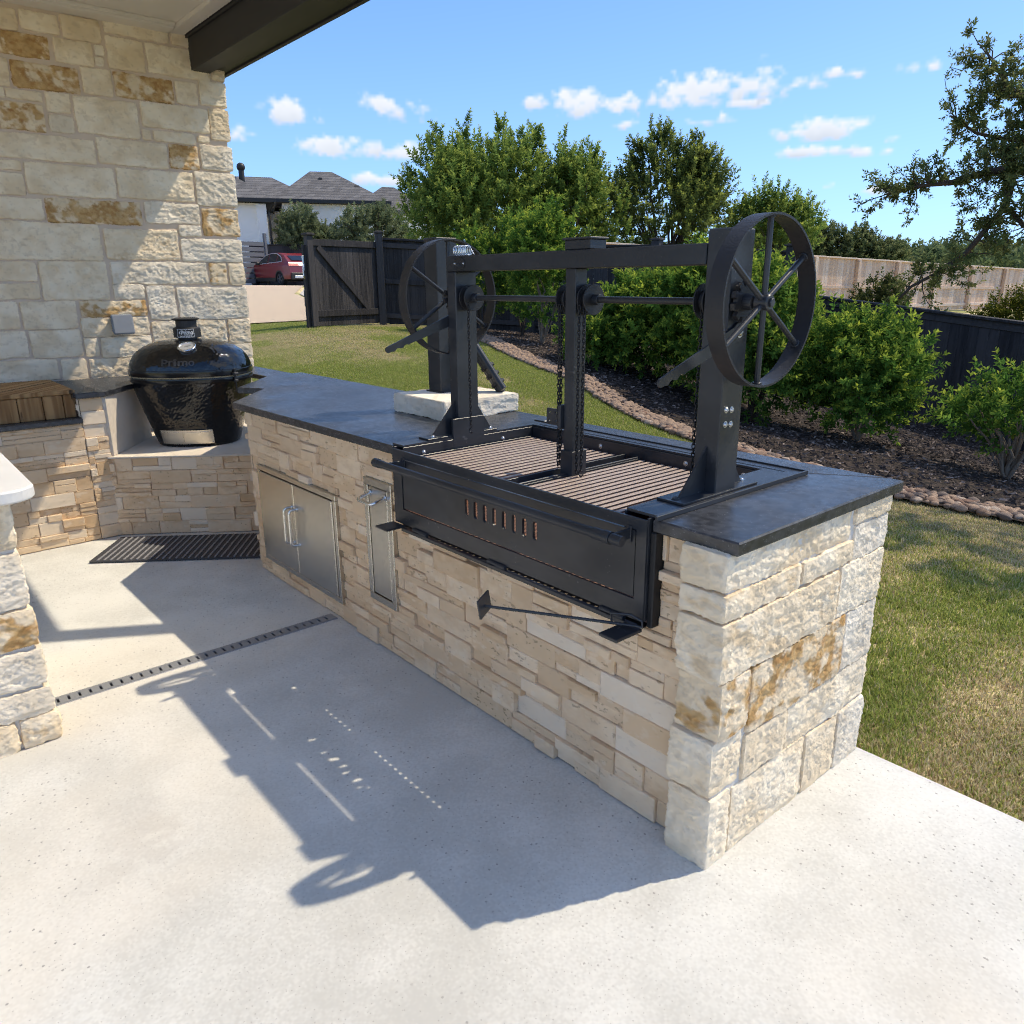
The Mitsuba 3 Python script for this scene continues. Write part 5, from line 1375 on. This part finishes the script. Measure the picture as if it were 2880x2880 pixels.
TR = [(.135, .221, .056), (.183, .268, .069), (.201, .277, .064)]; TRT = (.460, .519, .106)
# tall multi-stemmed trees beyond the fence
def tall(label, base, c, R3, nsh, sp, seed, pal=TR, tip=TRT, lf=.085, m=26, shoot=.42, nl=12, lo=.45):
    return plant('leafy_tree', label, 'tree', base, lobes(c, R3, nl, seed, .42), nsh, m, shoot, lf, lf * .26, pal, tip, seed, nst=16, st=(.055, .012), up=.9, lo=lo, spires=sp, trunk=(.09, .8, .06))


b = g0(-14.6, 11.0)
sp = [(-15.4, 10.2, 3.65, 1.35, 0.3, 33), (-15.0, 10.7, 3.85, 1.25, 0.3, 33), (-14.3, 11.3, 4.05, 1.05, 0.3, 30), (-14.0, 11.6, 3.75, 1.15, 0.3, 27), (-13.8, 12.0, 3.65, 1.15, 0.26, 27), (-15.8, 9.6, 3.05, 1.0, 0.3, 24)]
tall('broad green tree with upright leaders left of the grill centre beyond the fence', b, (-14.7, 10.9, 2.9), (1.95, 1.7, 2.0), 1950, sp, 61)
b = g0(-13.3, 12.7)
sp = [(-13.9, 12.0, 3.4, 1.6, .30, 34), (-13.45, 12.5, 3.5, 1.35, .28, 30), (-12.95, 13.0, 3.1, 1.45, .28, 28), (-12.4, 13.5, 2.3, 1.2, .3, 24)]
tall('narrower green tree with pointed leaders just right of the broad tree', b, (-13.35, 12.6, 2.6), (1.2, 1.2, 1.95), 1150, sp, 62)
b = g0(-12.7, 15.5)
sp = [(-13.3, 15.0, 4.0, .95, .36, 26), (-12.8, 15.5, 4.35, .95, .36, 26), (-12.1, 16.0, 4.0, 1.0, .36, 26), (-13.9, 14.4, 3.7, .8, .34, 20)]
tall('dark olive tree with a forked trunk behind the centre of the crossbeam', b, (-12.8, 15.5, 3.15), (1.75, 1.7, 1.95), 1400, sp, 63, pal=[(.098, .140, .045), (.126, .161, .050)])
b = g0(-10.6, 17.6)
sp = [(-10.7, 17.3, 2.65, 0.8, 0.3, 21), (-10.2, 17.9, 2.35, 0.8, 0.3, 21)]
tall('smaller green tree left of the top of the right hand wheel', b, (-10.7, 17.5, 2.5), (1.1, 1.15, 1.3), 650, sp, 64)
GT = [(.181, .225, .123), (.225, .268, .145), (.152, .196, .104)]
for lab, (x, y), c_, R3, sd in (('grey-green olive-like tree against the neighbouring house, left of the two', (-40.3, 18.6), 2.3, (1.75, 1.6, 1.75), 71), ('grey-green olive-like tree against the neighbouring house, right of the two', (-37.4, 21.3), 2.4, (2.4, 2.1, 1.85), 72)):
    b = g0(x, y)
    plant('olive_tree', lab, 'tree', b, lobes((x, y, b[2] + c_), R3, 10, sd, .45), 800, 22, .42, .15, .034, GT, (.16, .18, .09), sd, nst=9, st=(.07, .02), up=.5, lo=.4, trunk=(.1, .6, .05))
for k, (x, y, h, w) in enumerate([(-20.9, 35.5, 3.7, 1.35), (-19.6, 36.3, 3.3, 1.3), (-18.1, 37.0, 3.0, 1.2), (-16.9, 37.6, 2.5, 1.1)]):
    b = g0(x, y)
    plant('hillside_tree', ['scrubby oak beyond the pine fence, tallest and nearest the right hand wheel', 'scrubby oak beyond the pine fence, second from the right hand wheel', 'scrubby thin oak beyond the pine fence, third from the right hand wheel', 'scrubby low oak beyond the pine fence, farthest from the right hand wheel'][k], 'tree', b, lobes((x, y, b[2] + h * .58), (w, w, h * .42), 10, 80 + k, .5), 420, 20, .42, .14, .04, [(.119, .161, .070), (.154, .189, .081)], (.266, .280, .126), 80 + k, nst=14, st=(.06, .018), up=.6, lo=.3, trunk=(.09, .8, .08))

# a young oak beside the lawn, out of the picture to the right: its crown's shade lies on the grass
b = g0(1.75, 6.9)
plant('shade_tree', 'young oak standing beside the lawn to the right', 'tree', b, [(.2, 6.25, 3.9, .55, .28, .28), (.75, 5.7, 3.9, .8, .28, .28), (1.7, 6.4, 4.4, .8, .6, .5), (1.35, 5.5, 3.8, .6, .25, .25), (2.4, 6.8, 4.2, .8, .7, .6)], 300, 20, .26, .075, .02, SH, SHT, 53, nst=16, st=(.03, .01), trunk=(.07, 1.9, -.05), lo=.3)

# the live oak at the right: a crooked limb skeleton with twigs and leaf sprays along it
ok = thing('live_oak', 'live oak with crooked dark limbs reaching in from the right edge', 'tree')
ro = np.random.default_rng(90)
TK = np.array([-1.9, 13.3, 0.0])
L1 = [(-2.2, 13.2, 2.75), (-3.08, 12.94, 2.99), (-3.54, 12.8, 3.12), (-3.76, 12.73, 3.17), (-4.15, 12.59, 3.1), (-4.48, 12.47, 3.01), (-4.83, 12.33, 2.99), (-5.25, 12.15, 2.9)]
LOW = [(-3.1, 12.9, 3.02), (-3.45, 12.8, 3.2), (-3.65, 12.76, 3.14), (-3.67, 12.76, 2.92), (-3.69, 12.75, 2.61), (-3.86, 12.7, 2.36), (-4.02, 12.64, 2.07), (-4.14, 12.6, 1.88), (-4.33, 12.53, 1.75), (-4.48, 12.47, 1.61), (-4.79, 12.35, 1.41), (-4.95, 12.3, 1.2)]
UPB = [(-2.3, 13.2, 3.4), (-3.3, 12.87, 3.99), (-3.7, 12.75, 4.18), (-3.89, 12.69, 4.2), (-3.94, 12.67, 4.36), (-4.09, 12.62, 4.61), (-4.25, 12.56, 4.85)]
RB = [(-2.2, 13.2, 2.2), (-2.95, 12.97, 2.19), (-3.42, 12.84, 2.32), (-3.63, 12.77, 2.57)]
U2 = [(-2.4, 13.3, 3.6), (-3.2, 13.1, 3.5), (-3.9, 12.9, 3.62), (-4.3, 12.8, 3.75), (-4.7, 12.7, 4.05)]
U3 = [(-2.3, 13.1, 3.5), (-2.9, 12.9, 3.8), (-3.3, 12.8, 3.9), (-3.6, 12.8, 4.2)]
part(ok, 'trunk', tube([(TK[0] + .25, TK[1], gz(TK[0], TK[1]) - .1), (TK[0], TK[1], 1.0), (TK[0] - .15, TK[1], 2.2), (TK[0] - .2, TK[1], 3.0), (-2.2, 13.2, 4.0)], [.26, .21, .19, .16, .10], 12), 'm_bark', True)
limbs = [(L1, .085, .018), (LOW, .07, .02), (UPB, .06, .012), (RB, .06, .03), (U2, .05, .014), (U3, .05, .014)]
bar_ms, SP, SD, SS = [], [], [], []
for pts_, r0, r1 in limbs:
    part(ok, 'limb', tube(pts_, np.linspace(r0, r1, len(pts_)), 9), 'm_bark', True)
    p = np.array(pts_, float); seg = np.r_[0, np.cumsum(np.linalg.norm(np.diff(p, axis=0), axis=1))]
    nt = int(seg[-1] * 20)
    for k in range(nt):
        s_ = ro.uniform(.30 if pts_ is not LOW else .12, 1) * seg[-1]; q = np.array([np.interp(s_, seg, p[:, i]) for i in range(3)])
        d = ro.normal(0, 1, 3); d[2] = d[2] * .7 + (.35 if pts_ is not LOW else .05); d[0] -= .25; d /= np.linalg.norm(d); L = ro.uniform(.22, .62)
        tw = [q]
        for j in range(4): tw.append(tw[-1] + (d + ro.normal(0, .28, 3)) * L / 4)
        tw = np.array(tw); bar_ms.append(tube(tw, np.linspace(.011, .004, 5), 5))
        for j in range(ro.integers(5, 9)):
            t_ = ro.uniform(.3, 1); c_ = np.array([np.interp(t_ * 4, range(5), tw[:, i]) for i in range(3)]); dd = d + ro.normal(0, .6, 3); SP.append(c_); SD.append(dd / np.linalg.norm(dd)); SS.append(ro.uniform(.10, .22))
part(ok, 'twig', join(bar_ms), 'm_bark', True)
mesh, col = leaves(np.array(SP), np.array(SD), np.array(SS), 12, .062, .0155, [(.113, .155, .057), (.147, .181, .068), (.170, .185, .072)], (.302, .302, .104), ro, (30, 80))
part(ok, 'crown', mesh, 'm_leaf', color=col)

# the wooded rise in the distance
rf = np.random.default_rng(95); FP, FD, FS = [], [], []
tr_ms = []
for k in range(330):
    d_ = rf.uniform(48, 150); az = math.radians(rf.uniform(-47, -8)); x, y = CAM[0] + d_ * math.sin(az), CAM[1] + d_ * math.cos(az); z = gz(x, y)
    px = 84 - 28 * (math.degrees(az) + 41) / 27 + 9 * math.sin(az * 31) + rf.uniform(-34, 0); hh = 1.5 + d_ * px / 1480 - z; w = rf.uniform(.5, .8) * max(hh, 1.5)
    if hh < 1.2: continue
    n_ = 34; u = rf.normal(0, 1, (n_, 3)); u /= np.linalg.norm(u, axis=1, keepdims=True); u[:, 2] = np.abs(u[:, 2]) * 1.2 - .35
    FP.append(np.array([x, y, z + hh * .52]) + u * [w, w, hh * .42] * rf.uniform(.6, 1.05, (n_, 1))); dd = u + [0, 0, .6] + rf.normal(0, .4, (n_, 3)); FD.append(dd / np.linalg.norm(dd, axis=1, keepdims=True)); FS.append(rf.uniform(.18, .38, n_) * w)
    tr_ms.append(tube([(x, y, z - .2), (x + .1, y, z + hh * .5)], [.16, .1], 5))
wd_ = thing('woodland', 'low hazy green woodland on the rise beyond the pine fence', 'woodland', kind='stuff')
mesh, col = leaves(np.vstack(FP), np.vstack(FD), np.concatenate(FS), 10, .36, .11, [(.112, .157, .070), (.137, .182, .081), (.101, .143, .076)], (.210, .238, .105), rf, (40, 85))
put('woodland', mesh, 'm_leaf', color=col)

# ================================================================ NEIGHBOUR'S HOUSE
hs = thing('neighbour_house', 'pale stucco house with dark grey hipped shingle roofs left of the gate', 'house')
HC = np.array([CAM[0], CAM[1]]); hd = np.array([-.9197, .3925]); hr = np.array([.3925, .9197])     # away from and across the view of it
HB = 1.45


def H3(l, dep, z): return np.array([*(HC + hd * dep + hr * l), z])


def hmesh(pts, faces):
    v = np.array([H3(*q) for q in pts]); return v, np.array(faces)


def hbox(l0, l1, d0, d1, z0, z1, ch=.01):
    return frame(cbox(l0, l1, d0, d1, z0, z1, ch), (HC[0], HC[1], 0), (*hr, 0), (*hd, 0), (0, 0, 1))


def hip(l0, l1, d0, d1, ze, zr, la, lb, dr_, ov=.5):
    """Hipped roof: eaves rectangle, ridge from la to lb at depth dr_."""
    l0, l1, d0, d1 = l0 - ov, l1 + ov, d0 - ov, d1 + ov
    pts = [(l0, d0, ze), (l1, d0, ze), (l1, d1, ze), (l0, d1, ze), (la, dr_, zr), (lb, dr_, zr), (l0, d0, ze - .18), (l1, d0, ze - .18), (l1, d1, ze - .18), (l0, d1, ze - .18)]
    return hmesh(pts, [[0, 1, 5], [0, 5, 4], [1, 2, 5], [2, 3, 4], [2, 4, 5], [3, 0, 4], [6, 7, 1], [6, 1, 0], [7, 8, 2], [7, 2, 1], [9, 6, 0], [9, 0, 3], [6, 8, 7], [6, 9, 8]])


def gutter(l0, l1, d0, d1, ze, ov=.5):
    return join([hbox(l0 - ov - .1, l1 + ov + .1, d0 - ov - .1, d0 - ov, ze - .2, ze + .0), hbox(l1 + ov, l1 + ov + .1, d0 - ov, d1 + ov, ze - .2, ze + .0)])


# left wing: big hip behind, low wing in front with the white wall
part(hs, 'wall', hbox(-9, .55, 46.0, 54, 0, 5.75), 'm_stucco')
part(hs, 'roof', hip(-9, .55, 46.0, 54, 5.95, 7.75, -9, -1.4, 49.6), 'm_shingle')
part(hs, 'gutter', gutter(-9, .55, 46, 54, 5.95), 'm_blackpaint')
part(hs, 'wall', hbox(-14, 4.0, 52.5, 62, 0, 5.9), 'm_stucco')
part(hs, 'roof', hip(-14, 4.0, 52.5, 64, 6.3, 8.5, -9.0, 1.3, 58), 'm_shingle')
part(hs, 'wall', hbox(1.6, 7.2, 50.0, 58, 0, 6.15), 'm_stucco')
part(hs, 'roof', hip(1.6, 7.4, 50.0, 60, 6.35, 8.45, 3.6, 5.0, 54), 'm_shingle')
part(hs, 'gutter', gutter(1.6, 7.4, 50, 60, 6.35), 'm_blackpaint')
part(hs, 'wall', hbox(7.0, 11.5, 54.0, 60, 0, 6.0), 'm_stucco')
part(hs, 'roof', hip(6.4, 11.5, 54.0, 60, 6.2, 8.0, 8.6, 9.4, 57), 'm_shingle')
pv_ = part(hs, 'vent_pipe', tube([H3(-.5, 48.6, 7.0), H3(-.5, 48.6, 7.75)], [.16, .15], 12), 'm_blackpaint', True)
part(pv_, 'vent_cowl', mv((np.array(ico.vertices) * .23, np.array(ico.faces)), H3(-.5, 48.6, 7.85)), 'm_blackpaint', True)
part(hs, 'roof_vent', join([hbox(6.0, 6.5, 51.6, 52.1, 7.0, 7.45, .12), hbox(4.0, 4.25, 52.6, 52.9, 7.75, 7.95, .05)]), 'm_blackpaint')
win = part(hs, 'window', join([hbox(-2.75, -1.45, 45.9, 46.05, 3.45, 3.55), hbox(-2.75, -1.45, 45.9, 46.05, 4.35, 4.45), hbox(-2.75, -2.67, 45.91, 46.05, 3.551, 4.349), hbox(-1.53, -1.45, 45.91, 46.05, 3.551, 4.349), hbox(-2.13, -2.07, 45.92, 46.05, 3.551, 4.349)]), 'm_whitepaint')
part(win, 'pane', hbox(-2.66, -2.14, 45.96, 45.99, 3.56, 4.34, .002), 'm_glassdark'); part(win, 'pane', hbox(-2.06, -1.54, 45.96, 45.99, 3.56, 4.34, .002), 'm_glassdark')
part(hs, 'door', hbox(-3.2, -1.2, 45.94, 46.0, 0.5, 3.1, .01), 'm_silver')
part(hs, 'corner_pier', hbox(.1, .62, 45.75, 46.0, 0, 5.7), 'm_stucco')
part(hs, 'downspout', join([tube([H3(1.0, 45.6, 5.75), H3(.75, 45.85, 5.3), H3(.75, 45.85, 2.0)], .06, 8)]), 'm_blackpaint')
dm = part(hs, 'dormer', hbox(-4.2, -2.3, 47.0, 49, 6.0, 7.25), 'm_stucco')
part(dm, 'dormer_roof', hip(-4.4, -2.2, 46.9, 49.5, 7.35, 7.75, -4.2, -3.0, 48.5, .25), 'm_shingle')
part(dm, 'dormer_window', hbox(-3.1, -2.7, 46.96, 47.0, 6.3, 7.0), 'm_glassdark')
part(hs, 'wall_lamp', tube([H3(4.3, 49.9, 4.9), H3(4.3, 49.6, 5.0), H3(4.35, 49.5, 4.8), H3(4.2, 49.55, 4.65)], .07, 8), 'm_blackpaint', True)

# ================================================================ RED CAR
car = thing('parked_car', 'dark red crossover car parked on the driveway beyond the gate', 'car')
CL, CWd = 4.6, .93
CA = np.array([-37.6, 16.1]); cf = hd * math.cos(math.radians(28)) - hr * math.sin(math.radians(28)); cs = np.array([cf[1], -cf[0]])   # nose direction; cs: its right-hand side
CZ = gz(*CA) + .02


def C3(v): return frame((v[0], v[1]), (CA[0], CA[1], CZ), (*cf, 0), (*cs, 0), (0, 0, 1))


def half_w(x, z):
    w = CWd * (1 - .10 * np.clip((np.abs(x) - 1.7) / .6, 0, 1) ** 2)
    return w * (1 - .26 * np.clip((z - .95) / .65, 0, 1) ** 1.1) * (1 - .06 * np.clip((.45 - z) / .3, 0, 1))


def side_solid(poly, inset=0.0, cell=.12):
    """A side silhouette (x, z) made into a body whose width follows half_w."""
    g = trimesh.creation.extrude_polygon(poly, 2.0, engine='earcut'); g = g.subdivide_to_size(cell * 1.6)
    v = np.array(g.vertices); s_ = v[:, 2] - 1.0
    return np.c_[v[:, 0], s_ * (half_w(v[:, 0], v[:, 1]) + inset), v[:, 1]], np.array(g.faces)


arch = lambda x: Point(x, .34).buffer(.40)
body = Polygon([(2.28, .30), (2.30, .62), (2.22, .80), (1.95, .93), (1.10, 1.03), (.55, 1.28), (.15, 1.48), (-.35, 1.58), (-1.0, 1.57), (-1.6, 1.44), (-2.12, 1.12), (-2.25, .95), (-2.27, .60), (-2.20, .32)])
part(car, 'body', C3(side_solid(body.difference(unary_union([arch(1.40), arch(-1.34)])))), 'm_redpaint', 30)
glass = Polygon([(.78, 1.07), (.50, 1.26), (.12, 1.45), (-.35, 1.53), (-.95, 1.51), (-1.38, 1.36), (-1.55, 1.16)])
pil = unary_union([LineString([(-.22, 1.0), (-.26, 1.6)]).buffer(.035), LineString([(-1.02, 1.0), (-1.12, 1.6)]).buffer(.04)])
for gpart in glass.difference(pil).geoms: part(car, 'side_window', C3(side_solid(gpart, .012)), 'm_glassdark')
part(car, 'window_trim', C3(side_solid(glass.buffer(.03).difference(glass.buffer(.004)), .008)), 'm_silver')
part(car, 'lower_cladding', C3(side_solid(Polygon([(.98, .22), (.98, .40), (-.92, .40), (-.92, .22)]), .012)), 'm_blackpaint')
for x in (1.40, -1.34): part(car, 'wheel_arch', C3(side_solid(arch(x).difference(Point(x, .34).buffer(.345)).intersection(sbox(-3, .3, 3, 2)), .01)), 'm_blackpaint')
rear = lambda x0, z0, x1, z1, y0, y1, t=.03: (np.array([[x0, y0, z0], [x0, y1, z0], [x1, y1, z1], [x1, y0, z1], [x0 - t, y0, z0], [x0 - t, y1, z0], [x1 - t, y1, z1], [x1 - t, y0, z1]]), np.array([[0, 1, 2], [0, 2, 3], [4, 6, 5], [4, 7, 6], [0, 5, 1], [0, 4, 5], [1, 6, 2], [1, 5, 6], [2, 7, 3], [2, 6, 7], [3, 4, 0], [3, 7, 4]]))
part(car, 'rear_window', C3(rear(-2.02, 1.20, -1.62, 1.43, -.60, .60)), 'm_glassdark')
part(car, 'tail_light', C3(rear(-2.22, .93, -2.15, 1.05, -.88, -.35, .05)), 'm_redlens'); part(car, 'tail_light', C3(rear(-2.22, .93, -2.15, 1.05, .35, .88, .05)), 'm_redlens')
part(car, 'rear_bumper', C3(cbox(-2.30, -2.18, -.80, .80, .30, .62, .03)), 'm_blackpaint'); part(car, 'skid_plate', C3(cbox(-2.32, -2.20, -.62, .62, .36, .48, .02)), 'm_silver')
part(car, 'headlight', C3(cbox(2.05, 2.27, -.84, -.50, .70, .80, .02)), 'm_silver'); part(car, 'headlight', C3(cbox(2.05, 2.27, .50, .84, .70, .80, .02)), 'm_silver')
part(car, 'mirror', C3(cbox(.55, .75, -1.06, -.84, 1.02, 1.16, .04)), 'm_blackpaint'); part(car, 'mirror', C3(cbox(.55, .75, .84, 1.06, 1.02, 1.16, .04)), 'm_blackpaint')
for y in (-1, 1):
    for x in (.15, -.75): part(car, 'door_handle', C3(cbox(x - .09, x + .09, y * .90 - .02, y * .90 + .02, .93, .965, .008)), 'm_redpaint')
for x in (1.40, -1.34):
    for y in (-1, 1):
        w = part(car, 'wheel', C3(tube([(x, y * .68, .34), (x, y * .70, .34), (x, y * .88, .34), (x, y * .90, .34)], [.30, .34, .34, .30], 28)), 'm_tyre', 40)
        part(w, 'rim', C3(join([bar((x, y * .905, .34), (x + .20 * math.cos(a), y * .905, .34 + .20 * math.sin(a)), .05, .02, .006, up=(0, 1, 0)) for a in np.arange(0, 6.2, 2 * np.pi / 5)] + [tube([(x + .215 * math.cos(a), y * .905, .34 + .215 * math.sin(a)) for a in np.linspace(0, 2 * np.pi, 25)], .014, 6, False)])), 'm_alloy')
